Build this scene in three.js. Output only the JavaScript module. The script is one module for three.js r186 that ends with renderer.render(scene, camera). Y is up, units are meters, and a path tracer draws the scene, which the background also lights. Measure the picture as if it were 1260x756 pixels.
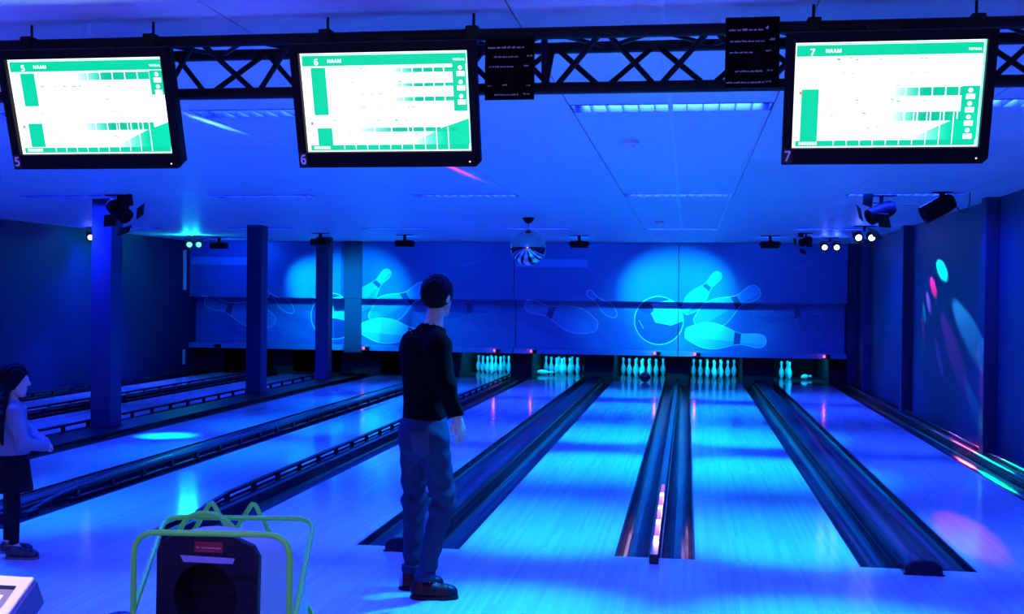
import * as THREE from 'three';
import { mergeGeometries, mergeVertices, toCreasedNormals } from 'three/addons/utils/BufferGeometryUtils.js';
import { RoundedBoxGeometry } from 'three/addons/geometries/RoundedBoxGeometry.js';
import { RectAreaLightUniformsLib } from 'three/addons/lights/RectAreaLightUniformsLib.js';
RectAreaLightUniformsLib.init();

// ---------------------------------------------------------------- camera, exposure, large lights
// Below, plans are written with depth d pointing down the lanes (foul line d = 0); three's z is -d.
const scene = new THREE.Scene();
scene.background = new THREE.Color(0x000000);
const camera = new THREE.PerspectiveCamera(29.7121, 1260 / 756, 0.05, 60);
{
  const R = new THREE.Vector3(0.988605, 0.011126, -0.150121), U = new THREE.Vector3(-0.012198, 0.999906, -0.006223);
  const B = R.clone().cross(U);
  camera.quaternion.setFromRotationMatrix(new THREE.Matrix4().makeBasis(R, U, B));
  camera.position.set(-0.0693, 1.7353, 7.8115);
}
const renderer = new THREE.WebGLRenderer({ antialias: true });
renderer.toneMapping = THREE.LinearToneMapping;
renderer.toneMappingExposure = 1.0;
renderer.shadowMap.enabled = true;
renderer.shadowMap.type = THREE.PCFSoftShadowMap;

const L = {
  blue: [0.006, 0.028, 1.0], cyan: [0.0, 0.42, 1.0], violet: [0.065, 0.035, 1.0], white: [1, 0.82, 0.66],
  troffer: 450,        // radiance of the blue tubes
  mural: 130,          // cyan beams of the floods on the masking
  bar: 4.5,             // warm panel added on the unseen back wall
  lobe: 285,           // candela of each cyan lobe
  seat: 470,          // violet-blue tubes over the seats
};

// ---------------------------------------------------------------- helpers
let seed = 12345;
const rnd = () => { seed = (seed + 0x6d2b79f5) | 0; let t = Math.imul(seed ^ (seed >>> 15), 1 | seed); t = (t + Math.imul(t ^ (t >>> 7), 61 | t)) ^ t; return ((t ^ (t >>> 14)) >>> 0) / 4294967296; };
const V = (x, y, d) => new THREE.Vector3(x, y, -d);
const lin = (r, g, b) => new THREE.Color().setRGB(r, g, b);
const dull = (c, o = {}) => new THREE.MeshPhysicalMaterial({ color: lin(...c), roughness: 0.6, specularIntensity: 0.3, ...o });
const std = (c, o = {}) => new THREE.MeshStandardMaterial({ color: Array.isArray(c) ? lin(...c) : c, roughness: 0.6, ...o });
const taken = {};
const numbered = (n) => { const k = taken[n] = (taken[n] ?? -1) + 1; return k ? n + '_' + String(k).padStart(3, '0') : n; };
const clean = (g) => { g = g.index ? g : g; for (const k of Object.keys(g.attributes)) if (!['position', 'normal', 'uv'].includes(k)) g.deleteAttribute(k); return g; };
const merge = (gs) => mergeGeometries(gs.map((g) => { g = clean(g.index ? g.toNonIndexed() : g); if (!g.attributes.uv) g.setAttribute('uv', new THREE.BufferAttribute(new Float32Array(g.attributes.position.count * 2), 2)); return g; }));
function mesh(name, g, m, parent) {
  if (Array.isArray(g)) g = g.length > 1 ? merge(g) : g[0];
  const o = new THREE.Mesh(g, m);
  o.name = parent ? name : numbered(name); o.castShadow = o.receiveShadow = true;
  (parent ?? scene).add(o);
  return o;
}
function tag(o, label, category, group) { o.userData.label = label; o.userData.category = category; if (group) o.userData.group = group; return o; }
function struct(o, label, category) { o.userData.kind = 'structure'; if (label) o.userData.label = label; if (category) o.userData.category = category; return o; }
function thing(name, label, category, group, pos) {
  const o = new THREE.Group(); o.name = numbered(name); scene.add(o); tag(o, label, category, group);
  if (pos) o.position.copy(pos);
  return o;
}
function copy(o, label, group) { const c = o.clone(); c.name = numbered(o.name.replace(/_\d{3}$/, '')); c.userData = { ...o.userData }; if (label) c.userData.label = label; if (group) c.userData.group = group; scene.add(c); return c; }
// box by its limits; d0 < d1
const box = (x0, x1, y0, y1, d0, d1, r = 0) => {
  const w = x1 - x0, h = y1 - y0, l = d1 - d0;
  const g = r ? new RoundedBoxGeometry(w, h, l, 2, Math.min(r, w / 2.01, h / 2.01, l / 2.01)) : new THREE.BoxGeometry(w, h, l);
  return g.translate((x0 + x1) / 2, (y0 + y1) / 2, -(d0 + d1) / 2);
};
const rod = (a, b, r, n = 10, r2 = r) => {
  const v = b.clone().sub(a), g = new THREE.CylinderGeometry(r2, r, v.length(), n);
  g.applyQuaternion(new THREE.Quaternion().setFromUnitVectors(new THREE.Vector3(0, 1, 0), v.clone().normalize()));
  return g.translate(...a.clone().add(b).multiplyScalar(0.5).toArray());
};
const pipe = (pts, r, n = 48, rs = 8, corner = 0.06) => {           // a bent tube: straight runs with rounded corners
  const path = new THREE.CurvePath(), P = pts;
  let from = P[0];
  for (let i = 1; i < P.length - 1; i++) {
    const a = P[i].clone().add(P[i - 1].clone().sub(P[i]).setLength(Math.min(corner, P[i].distanceTo(P[i - 1]) / 2)));
    const b = P[i].clone().add(P[i + 1].clone().sub(P[i]).setLength(Math.min(corner, P[i].distanceTo(P[i + 1]) / 2)));
    path.add(new THREE.LineCurve3(from, a)); path.add(new THREE.QuadraticBezierCurve3(a, P[i], b)); from = b;
  }
  path.add(new THREE.LineCurve3(from, P[P.length - 1]));
  return new THREE.TubeGeometry(path, n, r, rs);
};
const prof = (pts, d0, d1, bevel = 0) => {                          // closed outline in (x, y), drawn out from d0 to d1
  const s = new THREE.Shape(pts.map((p) => new THREE.Vector2(p[0], p[1])));
  const g = new THREE.ExtrudeGeometry(s, { depth: d1 - d0 - 2 * bevel, bevelEnabled: bevel > 0, bevelSize: bevel, bevelThickness: bevel, bevelSegments: 2, bevelOffset: -bevel, steps: 1 });
  return g.translate(0, 0, -d1 + bevel);
};
function planar(g, s = 1) {                                          // uv in metres from the main direction of each face
  g = g.index ? g.toNonIndexed() : g;
  const p = g.attributes.position, n = g.attributes.normal, uv = new Float32Array(p.count * 2);
  for (let i = 0; i < p.count; i++) {
    const ax = Math.abs(n.getX(i)), ay = Math.abs(n.getY(i)), az = Math.abs(n.getZ(i));
    const [u, v] = ay >= ax && ay >= az ? [p.getX(i), -p.getZ(i)] : ax >= az ? [p.getZ(i), p.getY(i)] : [p.getX(i), p.getY(i)];
    uv[2 * i] = u * s; uv[2 * i + 1] = v * s;
  }
  g.setAttribute('uv', new THREE.BufferAttribute(uv, 2));
  return g;
}
function canvas(w, h, draw, srgb = true, repeat) {
  const c = document.createElement('canvas'); c.width = w; c.height = h;
  draw(c.getContext('2d'), w, h);
  const t = new THREE.CanvasTexture(c); if (srgb) t.colorSpace = THREE.SRGBColorSpace; t.anisotropy = 8;
  if (repeat) { t.wrapS = t.wrapT = THREE.RepeatWrapping; }
  return t;
}
function area(parent, rgb, I, w, h, at, towards, name) {
  const a = new THREE.RectAreaLight(lin(...rgb), I, w, h); a.name = name ?? 'area_lamp';
  a.position.copy(at); parent.add(a); a.lookAt(towards); return a;
}
function spot(parent, rgb, I, at, towards, half, pen = 0.6, soft = 1) {
  const s = new THREE.SpotLight(lin(...rgb), I, 0, half * Math.PI / 180, pen, 2); s.name = 'spot_beam';
  s.position.copy(at); s.target.position.copy(towards); s.target.name = 'spot_aim'; s.castShadow = true; s.shadow.radius = soft;
  s.shadow.mapSize.set(512, 512); s.shadow.bias = -0.0005;
  parent.add(s); parent.add(s.target); return s;
}
function point(parent, rgb, I, at, soft = 1) {
  const s = new THREE.PointLight(lin(...rgb), I, 0, 2); s.name = 'lamp_light'; s.position.copy(at); s.castShadow = true; s.shadow.radius = soft; parent.add(s); return s;
}

// ---------------------------------------------------------------- materials
const boardTex = canvas(1024, 1024, (c, w, h) => {                   // 2.13 m x 4 m of narrow maple boards
  const n = 80, bw = w / n;
  for (let i = 0; i < n; i++) {
    let y = -rnd() * 300;
    while (y < h) {
      const len = 260 + rnd() * 420, k = 214 + rnd() * 18;
      c.fillStyle = `rgb(${k},${k * 0.975},${k * 0.95})`; c.fillRect(i * bw, y, bw + 1, len);
      y += len;
    }
    c.fillStyle = 'rgba(120,110,100,0.2)'; c.fillRect(i * bw, 0, 0.8, h);
  }
  for (let i = 0; i < 900; i++) { c.fillStyle = `rgba(140,120,100,${rnd() * 0.06})`; c.fillRect(rnd() * w, rnd() * h, 1, 20 + rnd() * 80); }
}, true, true);
boardTex.repeat.set(1 / 2.1336, 1 / 4);
const scuffTex = canvas(512, 512, (c, w, h) => {
  c.fillStyle = 'rgb(128,128,128)'; c.fillRect(0, 0, w, h);
  for (let i = 0; i < 500; i++) { c.fillStyle = `rgba(${rnd() > 0.5 ? 200 : 70},${rnd() > 0.5 ? 200 : 70},120,${rnd() * 0.08})`; c.beginPath(); c.ellipse(rnd() * w, rnd() * h, 2 + rnd() * 26, 2 + rnd() * 40, rnd() * 3, 0, 7); c.fill(); }
}, false, true);
scuffTex.repeat.set(0.7, 0.3);
const M = {
  approach: std([0.62, 0.6, 0.58], { map: boardTex, roughness: 0.3, roughnessMap: scuffTex }),
  lane: std([0.62, 0.6, 0.58], { map: boardTex, roughness: 0.24, roughnessMap: scuffTex }),
  deck: std([0.05, 0.05, 0.06], { roughness: 0.08 }),
  gutter: dull([0.005, 0.005, 0.01], { roughness: 0.25, specularIntensity: 0.22 }),
  cap: dull([0.01, 0.01, 0.018], { roughness: 0.25, specularIntensity: 0.35 }),
  capFlat: dull([0.008, 0.008, 0.012], { roughness: 0.35 }),
  black: dull([0.006, 0.006, 0.007], { roughness: 0.5, specularIntensity: 0.15 }),
  matt: dull([0.006, 0.006, 0.007], { roughness: 0.9 }),
  truss: dull([0.006, 0.006, 0.007], { roughness: 0.5 }),
  ceiling: std([0.78, 0.78, 0.78], { roughness: 0.42 }),
  seam: std([0.3, 0.3, 0.3], { roughness: 0.6 }),
  tbar: std([0.95, 0.95, 0.95], { roughness: 0.3, metalness: 0.2 }),
  wall: std([0.012, 0.016, 0.08], { roughness: 0.6 }),
  pit: std([0.006, 0.006, 0.008], { roughness: 0.9 }),
  pitWall: std([0.006, 0.006, 0.008], { roughness: 0.7 }),
  pin: std([0.86, 0.86, 0.84], { roughness: 0.25 }),
  mirror: std([0.62, 0.62, 0.64], { roughness: 0.03, metalness: 1 }),
  chrome: std([0.75, 0.75, 0.75], { roughness: 0.22, metalness: 1 }),
  ball: new THREE.MeshPhysicalMaterial({ color: lin(0.01, 0.01, 0.012), roughness: 0.15, clearcoat: 1, clearcoatRoughness: 0.04 }),
  ballBlue: new THREE.MeshPhysicalMaterial({ color: lin(0.02, 0.03, 0.12), roughness: 0.2, clearcoat: 1, clearcoatRoughness: 0.06 }),
  green: std([0.17, 0.9, 0.04], { roughness: 0.35 }),
  hood: dull([0.012, 0.012, 0.013], { roughness: 0.55 }),
  shell: std([0.5, 0.5, 0.52], { roughness: 0.45 }),
  beige: std([0.7, 0.66, 0.55], { roughness: 0.5 }),
  white: std([0.8, 0.8, 0.8], { roughness: 0.5 }),
};
const glow = (rgb, k) => new THREE.MeshStandardMaterial({ color: 0x000000, emissive: lin(...rgb), emissiveIntensity: k, roughness: 0.5 });

// ---------------------------------------------------------------- the room
const XL = -11.2, XR = 3.4, H = 2.937, DB = -11, DM = 17.3, DE = 20.6, W = 1.0668;
const lanesX = [-10.47, -8.87, -6.808, -5.009, -3.404, -1.605, 0, 1.799];

{ // floor: approach in front of the foul line, sub-floor under the lanes
  const f = struct(mesh('floor', planar(box(XL, XR, -0.3, 0, DB, 0)), M.approach), 'pale boarded approach floor in front of the lanes', 'floor');
  const s = struct(mesh('floor', box(XL, XR, -0.4, -0.16, 0, DE), M.pit), 'dark sub floor under the lanes and pits', 'floor');
  struct(mesh('wall_left', planar(box(XL - 0.2, XL, -0.3, H + 0.3, DB, DE)), M.wall), 'plain dark blue side wall', 'wall');
  struct(mesh('wall_back', planar(box(XL - 0.2, XR + 0.2, -0.3, H + 0.3, DB - 0.2, DB)), M.wall), 'dark wall behind the seating', 'wall');
  struct(mesh('wall_front', box(XL - 0.2, XR + 0.2, -0.4, H + 0.3, DE, DE + 0.2), M.pit), 'black wall at the end of the pin pits', 'wall');
  const wr = struct(mesh('wall_right', planar(box(XR, XR + 0.2, -0.3, H + 0.3, DB, DE)), M.wall), 'dark blue side wall with upright ribs', 'wall');
  for (const d of [-4.2, 0.87, 5.95, 11.03, 15.1]) mesh('rib', box(XR - 0.15, XR, 0, H, d, d + 0.2, 0.01), M.wall, wr);
  mesh('corner_post', box(XR - 0.19, XR, 0, H, DM - 0.3, DM), M.wall, wr);
}
const rowsD = [-6.7, -0.5, 5.65, 12.1];
{ // ceiling: panels with open joints under a slab, two bright joint bars
  const c = struct(mesh('ceiling', box(XL - 0.2, XR + 0.2, H + 0.1, H + 0.3, DB - 0.2, DE + 0.2), M.seam), 'white panelled ceiling', 'ceiling');
  mesh('rear_panel', box(XL, XR, H, H + 0.024, DB, -6.84), M.ceiling, c); mesh('rear_panel', box(XL, XR, H, H + 0.024, -6.56, -4.9), M.ceiling, c);
  const tones = [0.8, 0.76, 0.78].map((k) => std([k, k, k], { roughness: 0.42 }));
  for (let k = -9; k < 4; k++) for (let d = -4.9; d < DM + 0.1; d += 1.2) {
    const x0 = Math.max(-0.815 + 1.25 * k + 0.004, XL), x1 = Math.min(-0.815 + 1.25 * (k + 1) - 0.004, XR), m = tones[Math.floor(rnd() * 3)];
    let a = d + 0.004; const b = Math.min(d + 1.196, DM + 0.2);
    if (x1 - x0 < 0.05) continue;
    if (k % 2 === 0) for (const f of rowsD) if (f + 0.14 > a && f - 0.14 < b) { if (f - 0.14 > a) mesh('panel', box(x0, x1, H, H + 0.024, a, f - 0.14), m, c); a = f + 0.14; }   // openings for the lights
    if (b - a > 0.01) mesh('panel', box(x0, x1, H, H + 0.024, a, b), m, c);
  }
  mesh('joint_bar', box(-0.205, -0.175, H - 0.006, H + 0.001, -4.9, 13.5), M.tbar, c);
  mesh('joint_bar', box(0.4, 0.43, H - 0.006, H + 0.001, 0.4, 13.5), M.tbar, c);
  mesh('pit_cover', box(XL, XR, H - 0.02, H + 0.03, DM + 0.2, DE), M.pit, c);
}
{ // square columns in the gap between two lanes, and the short one in front of the masking
  const names = ['square blue column nearest the girl, with a violet light patch on it', 'square blue column midway down the lanes', 'square blue column just before the pin masking'];
  [[6.0, 0.27], [11.25, 0.27], [15.0, 0.27]].forEach(([d, w], i) => {
    const t = thing('column', names[i], 'column', 'square columns between the lanes', V(-7.46, 0, d + 0.14));
    t.userData.kind = 'structure';
    mesh('shaft', new RoundedBoxGeometry(w, H, 0.3, 2, 0.008).translate(0, H / 2, 0), M.wall, t);
    mesh('foot_plate', new THREE.BoxGeometry(w + 0.03, 0.03, 0.33).translate(0, 0.02, 0), M.black, t);
  });
}

// ---------------------------------------------------------------- lanes
const laneLabels = [
  'bowling lane running along the plain dark wall', 'bowling lane between the square columns and the lane by the plain wall', 'bowling lane beside the columns with a round cyan light patch',
  'bowling lane with raised bumper rails and a rack of pins behind the standing man', 'bowling lane whose front end is hidden by the standing man and ball track', 'bowling lane with a black ball rolling near its pins',
  'bright bowling lane between the pink-lit divider and a black ball track', 'bowling lane beside the ribbed wall with only three pins standing'];
const laneGeo = planar(box(0, W, -0.08, 0, 0, 16.68)), deckGeo = box(0, W, -0.08, -0.001, 16.684, 19.35);
const GW = 0.235;
const gutterGeo = (() => {
  const pts = [[0, -0.004]]; for (let i = 0; i <= 12; i++) { const a = Math.PI * i / 12; pts.push([GW / 2 - Math.cos(a) * (GW / 2 - 0.012), -0.004 - Math.sin(a) * 0.085]); }
  pts.push([GW, -0.004], [GW, -0.13], [0, -0.13]);
  return prof(pts, 0.002, 16.9);
})();
lanesX.forEach((x, i) => {
  const t = thing('bowling_lane', laneLabels[i], 'lane', 'bowling lanes', V(x, 0, 0));
  mesh('lane_surface', laneGeo, M.lane, t);
  mesh('pin_deck', deckGeo, M.deck, t);
  mesh('gutter', gutterGeo, M.gutter, t).position.x = -GW - 0.001;
  mesh('gutter', gutterGeo, M.gutter, t).position.x = W + 0.001;
});
// ball tracks (humps) between lane pairs
const humpShape = (w, h) => { const p = []; for (let i = 0; i <= 14; i++) { const a = Math.PI * i / 14; p.push([-Math.cos(a) * w / 2, Math.pow(Math.sin(a), 0.55) * h]); } return p; };
function ballTrack(xc, label) {
  const t = thing('ball_track', label, 'ball track', 'ball tracks between lane pairs', V(xc, 0, 0));
  const p = [[-0.122, -0.12], ...humpShape(0.244, 0.075), [0.122, -0.12]].reverse();
  mesh('track_cover', prof(p, 0.004, 16.95), M.cap, t);
  const nose = [...humpShape(0.236, 0.1), [0.118, 0.001], [-0.118, 0.001]].reverse();
  mesh('nose_cap', prof(nose, -0.17, 0.02, 0.012), M.cap, t);
  for (const s of [-1, 1]) mesh('side_strip', box(s * 0.1 - 0.012, s * 0.1 + 0.012, 0.052, 0.058, 0.05, 16.9), M.gutter, t);
}
ballTrack(-5.375, 'dark rounded ball track between raised bumper rails');
ballTrack(-1.971, 'dark rounded ball track ending beside the standing man');
ballTrack(1.433, 'dark rounded ball track on the ribbed wall side with a rounded nose');
function divider(xc, label, w = 0.056) {
  const t = thing('lane_divider', label, 'divider', 'lane dividers', V(xc, 0, 0));
  mesh('divider_bar', box(-w / 2, w / 2, -0.12, 0.055, 0.004, 16.9, 0.008), M.cap, t);
  mesh('front_cap', box(-w / 2 - 0.002, w / 2 + 0.002, 0.001, 0.065, -0.19, 0.26, 0.006), M.cap, t);
  return t;
}
divider(-9.137, 'dark lane divider beside the lane along the plain wall');
divider(-3.673, 'dark lane divider behind the green ball rack');
{
  const t = divider(-0.269, 'dark lane divider with a pink gleam made as a glowing strip');
  for (let k = 0; k < 4; k++) {  // emissive bars and small lamps stand for the pink gleam along the rail
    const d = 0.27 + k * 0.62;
    mesh('gleam_segment', box(-0.017, 0.017, 0.055, 0.061, d, d + 0.16), glow([1, 0.75, 0.85], 2.4), t);
    mesh('gleam_strip', box(-0.014, 0.014, 0.055, 0.06, d + 0.16, d + 0.62), glow([0.8, 0.16, 0.95], 0.8), t);
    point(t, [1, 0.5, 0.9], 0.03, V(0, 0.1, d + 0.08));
  }
}
{ // flat capping where there is no track: along both walls and round the columns
  const flat = (x0, x1, label) => { const t = thing('capping', label, 'capping', null, V(x0, 0, 0)); mesh('top_board', box(0, x1 - x0, -0.14, 0.03, 0.004, 16.95, 0.006), M.capFlat, t); return t; };
  flat(-7.803 + GW + 0.004, -6.808 - GW - 0.004, 'flat black capping board under the square columns');
  flat(XL + 0.002, -10.47 - GW - 0.004, 'flat black capping along the plain wall');
  const r = flat(1.799 + W + GW + 0.004, XR - 0.002, 'glossy black capping along the ribbed wall');
  r.children[0].material = std([0.02, 0.02, 0.025], { roughness: 0.12 });
  mesh('edge_rail', rod(V(0.02, 0.05, 0.02), V(0.02, 0.05, 16.9), 0.028, 14), M.cap, r);
  mesh('edge_rail', rod(V(0.2, 0.045, 0.02), V(0.2, 0.045, 16.9), 0.02, 14), M.cap, r);
}
// raised bumper rails on the four lanes left of the man
function bumper(x, label) {
  const t = thing('bumper_rail', label, 'bumper rail', 'raised bumper rails', V(x, 0, 0));
  const z0 = 1.28;
  mesh('top_rail', box(-0.02, 0.02, 0.078, 0.112, z0 - 0.02, 16.6, 0.01), M.cap, t);
  mesh('bottom_rail', box(-0.022, 0.022, -0.02, 0.024, z0 - 0.1, 16.6, 0.008), M.cap, t);
  mesh('front_ramp', pipe([V(0, 0.095, z0), V(0, 0.075, 0.95), V(0, 0.02, 0.55)], 0.02, 20, 8, 0.1), M.cap, t);
  mesh('front_foot', box(-0.03, 0.03, -0.02, 0.035, 0.5, 0.66, 0.008), M.cap, t);
  for (let d = z0; d < 16.6; d += 0.6) mesh('post', bumperPost, M.cap, t).position.z = -d;
}
const bumperPost = new THREE.BoxGeometry(0.032, 0.075, 0.05).translate(0, 0.048, 0);
bumper(-10.47 - 0.13, 'raised bumper rail against the plain dark wall');
bumper(-10.47 + W + 0.13, 'raised bumper rail on the inner side of the lane by the plain wall');
bumper(-8.87 - 0.13, 'raised bumper rail on the far side of the lane behind the columns');
bumper(-8.87 + W + 0.13, 'raised bumper rail with open gaps passing behind the square columns');
bumper(-5.009 - 0.13, 'raised bumper rail next to the ball track beyond the girl');
bumper(-5.009 + W + 0.13, 'raised bumper rail with open gaps starting behind the green ball rack');

// ---------------------------------------------------------------- pin pits and pins
{
  const strips = [[XL, -10.47 - 0.03], [-9.40, -8.88], [-7.80, -6.815], [-5.735, -5.015], [-3.937, -3.41], [-2.332, -1.61], [-0.533, -0.005], [1.072, 1.794], [2.872, XR]];
  strips.forEach(([a, b], i) => {
    const t = thing('kickback_partition', 'black partition between the pin pits', 'partition', 'partitions between the pin pits', V((a + b) / 2, 0, 17.2));
    mesh('partition_board', box((a - b) / 2 + 0.03, (b - a) / 2 - 0.03, -0.15, 1.3, 0.18, 3.3), M.pitWall, t);
  });
  // masking: four sections, each an upper and a lower printed panel and a ledge
  const print = (x0, x1) => canvas(2048, 712, (c, w, h) => {
    const X = (x) => (x - x0) / (x1 - x0) * w, Y = (y) => (2.93 - y) / 2.41 * h, S = w / 6.99;
    const off = (x) => X(x0 + (x + 3.79) / 6.99 * (x1 - x0));
    c.fillStyle = 'rgb(44,92,176)'; c.fillRect(0, 0, w, h);
    for (let i = 0; i < 60; i++) { c.fillStyle = `rgba(${90 + rnd() * 60},${150 + rnd() * 60},230,${0.02 + rnd() * 0.04})`; c.beginPath(); c.ellipse(rnd() * w, h * (0.5 + rnd() * 0.5), 40 + rnd() * 150, 20 + rnd() * 60, rnd(), 0, 7); c.fill(); }
    const P = [[0, 0.35], [0.04, 0.5], [0.15, 0.82], [0.24, 0.97], [0.31, 1], [0.4, 0.95], [0.5, 0.76], [0.6, 0.52], [0.68, 0.39], [0.76, 0.42], [0.85, 0.52], [0.92, 0.52], [0.97, 0.4], [1, 0]];
    const pin = (xa, ya, xb, yb, fat, fill, line, band) => {          // from the base (a) to the head (b)
      const ax = off(xa), ay = Y(ya), bx = off(xb), by = Y(yb), len = Math.hypot(bx - ax, by - ay), r = len * fat;
      c.save(); c.translate(ax, ay); c.rotate(Math.atan2(by - ay, bx - ax));
      c.beginPath(); c.moveTo(0, 0);
      const pts = [...P.map(([u, v]) => [u * len, v * r]), ...P.slice(0, -1).reverse().map(([u, v]) => [u * len, -v * r])];
      for (let i = 0; i < pts.length; i++) { const q = pts[i], n = pts[(i + 1) % pts.length]; c.quadraticCurveTo(q[0], q[1], (q[0] + n[0]) / 2, (q[1] + n[1]) / 2); }
      c.closePath(); c.fillStyle = fill; c.fill();
      c.save(); c.clip(); c.fillStyle = band; c.fillRect(len * 0.6, -r, len * 0.08, 2 * r); c.fillStyle = 'rgba(10,40,130,0.2)'; c.fillRect(0, r * 0.25, len, r); c.restore();
      c.strokeStyle = line; c.lineWidth = 4; c.stroke(); c.restore();
    };
    const soft = 'rgba(84,150,228,0.6)', edge = 'rgba(160,225,255,0.9)', dark = 'rgba(14,34,100,0.8)';
    pin(-2.0, 1.12, -3.6, 1.6, 0.17, soft, edge, dark);
    pin(-1.6, 1.35, -2.2, 1.9, 0.16, 'rgba(60,120,215,0.5)', edge, dark);
    pin(-2.75, 0.75, -3.6, 1.15, 0.22, 'rgba(50,100,200,0.3)', 'rgba(80,140,230,0.2)', 'rgba(0,0,0,0)');
    pin(-1.9, 0.7, -2.2, 1.2, 0.3, 'rgba(50,100,200,0.3)', 'rgba(80,140,230,0.2)', 'rgba(0,0,0,0)');
    pin(-0.15, 1.45, 0.6, 2.32, 0.17, 'rgba(110,195,250,0.7)', 'rgba(120,190,250,0.9)', dark);
    pin(0.1, 1.2, 1.42, 1.98, 0.2, 'rgba(84,160,240,0.7)', edge, dark);
    pin(1.3, 1.45, 2.75, 1.5, 0.16, 'rgba(50,105,205,0.5)', 'rgba(70,130,225,0.5)', dark);
    c.lineWidth = 4; c.strokeStyle = 'rgba(80,150,235,0.4)'; c.beginPath(); c.ellipse(off(2.5), Y(1.25), 0.3 * S, 0.25 * S, 0.6, 0, 7); c.stroke();
    // ball
    const bx = off(-0.68), by = Y(1.28), br = 0.52 * S;
    c.beginPath(); c.arc(bx, by, br, 0, 7); c.fillStyle = 'rgba(24,62,150,0.95)'; c.fill();
    c.save(); c.clip(); c.fillStyle = 'rgba(130,215,250,0.95)'; c.beginPath(); c.moveTo(bx - br * 0.5, by - br * 0.65); c.lineTo(bx - br * 0.15, by + br * 0.08); c.lineTo(bx + br * 0.5, by + br * 0.2); c.lineTo(bx + br, by); c.lineTo(bx + br, by - br); c.closePath(); c.fill();
    c.fillStyle = 'rgba(14,40,120,0.9)'; c.beginPath(); c.ellipse(bx - br * 0.55, by - br * 0.55, br * 0.35, br * 0.22, 0.5, 0, 7); c.fill(); c.restore();
    c.strokeStyle = 'rgba(120,210,255,0.95)'; c.lineWidth = 6; c.beginPath(); c.arc(bx, by, br, 0, 7); c.stroke();
    for (let i = 0; i < 5; i++) { c.fillStyle = 'rgba(190,235,255,0.9)'; c.fillRect(bx - br * 0.82 + i * 6, by + i * 11, 5, 8); }
    pin(-0.12, 1.02, 1.6, 0.86, 0.165, 'rgba(125,210,255,0.95)', 'rgba(140,230,255,1)', dark);
    c.strokeStyle = 'rgba(90,150,235,0.6)'; c.lineWidth = 3; for (const [a, b, e, f] of [[1.4, 2.05, 1.55, 2.2], [1.7, 1.95, 1.85, 2.1], [2.1, 2.4, 2.5, 2.55], [2.5, 2.55, 2.75, 2.85]]) { c.beginPath(); c.moveTo(off(a), Y(b)); c.lineTo(off(e), Y(f)); c.stroke(); }
    for (let i = 0; i < 40; i++) { c.fillStyle = `rgba(150,200,255,${rnd() * 0.4})`; c.fillRect(rnd() * w, rnd() * h, 2 + rnd() * 3, 2 + rnd() * 3); }
    c.fillStyle = 'rgba(70,150,225,0.9)'; c.fillRect(off(-3.75), Y(2.575), 1.55 * S, 0.17 * S);    // pale printed bar in the corner
  });
  const TA = print(-11.19, -3.79), TB = print(-3.79, 3.2);
  const sections = [[-11.19, -7.5, TA, -11.19, -3.79, 'printed masking panel with a flying pin, next to the plain wall'], [-7.5, -3.79, TA, -11.19, -3.79, 'printed masking panel behind the head of the standing man'],
    [-3.79, -0.265, TB, -3.79, 3.2, 'printed masking panel with a bowling ball, behind the mirror ball'], [-0.265, 3.2, TB, -3.79, 3.2, 'printed masking panel with a lying pin, next to the ribbed wall']];
  const panel = (a, b, y0, y1, d, tx, P0, P1) => {
    const g = box(a + 0.008, b - 0.008, y0, y1, d, d + 0.03).toNonIndexed(), p = g.attributes.position, uv = g.attributes.uv;
    for (let i = 0; i < p.count; i++) uv.setXY(i, (p.getX(i) - P0) / (P1 - P0), (p.getY(i) - 0.52) / 2.41);
    return g;
  };
  for (const [a, b, tx, P0, P1, label] of sections) {
    const t = thing('masking_panel', label, 'masking panel', 'printed masking panels over the pin pits');
    const m = std([1, 1, 1], { map: tx, roughness: 0.42 });
    mesh('upper_panel', panel(a, b, 1.682, H - 0.01, 16.92, tx, P0, P1), m, t);
    mesh('top_board', box(a + 0.008, b - 0.008, 1.69, 1.71, 16.95, DM), M.black, t);
    mesh('lower_panel', panel(a, b, 0.646, 1.69, DM - 0.02, tx, P0, P1), m, t);
    mesh('ledge', box(a + 0.008, b - 0.008, 0.535, 0.645, 16.9, DM + 0.02, 0.004), std([0.08, 0.2, 0.5], { roughness: 0.5 }), t);
    mesh('backing', box(a, b, 0.66, H - 0.01, DM + 0.015, DM + 0.05), M.black, t);
  }
  const p4 = thing('column', 'shallow blue pilaster standing against the printed masking', 'column', null, V(-7.355, 0, 16.79));
  p4.userData.kind = 'structure';
  mesh('upper_casing', box(-0.195, 0.195, 1.685, H, 0, 0.11), M.wall, p4);
  mesh('lower_casing', box(-0.175, 0.195, 0.5, 1.68, 0.01, 0.1), M.wall, p4);
  // small cameras with a red lamp on the ledge
  for (const [x, s, lit] of [[-10.5, 0, 0], [-7.06, 1, 1], [-4.15, 1, 1], [-3.35, 1, 1], [-0.71, 1, 1], [0.125, 1, 1], [2.77, 1, 1]]) {
    const t = thing('pin_camera', lit ? 'small black camera with a red lamp on the masking ledge' : 'small black camera without a lit lamp on the masking ledge', 'camera', 'cameras on the masking ledge', V(x, 0.59, 16.906));
    mesh('camera_body', box(-0.01, 0.085, -0.032, 0.032, -0.09, 0, 0.01), M.black, t);
    mesh('bracket', box(0.02, 0.06, -0.045, -0.02, -0.05, 0), M.black, t);
    if (lit) { mesh('lamp', new THREE.SphereGeometry(0.03, 12, 8).translate(-0.035, 0, 0.06), glow([1, 0.12, 0.3], 2.2), t); point(t, [1, 0.15, 0.35], 0.03, V(-0.035, 0, -0.12)); }
    else mesh('lamp', new THREE.SphereGeometry(0.026, 12, 8).translate(-0.035, 0, 0.06), M.black, t);
  }
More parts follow.
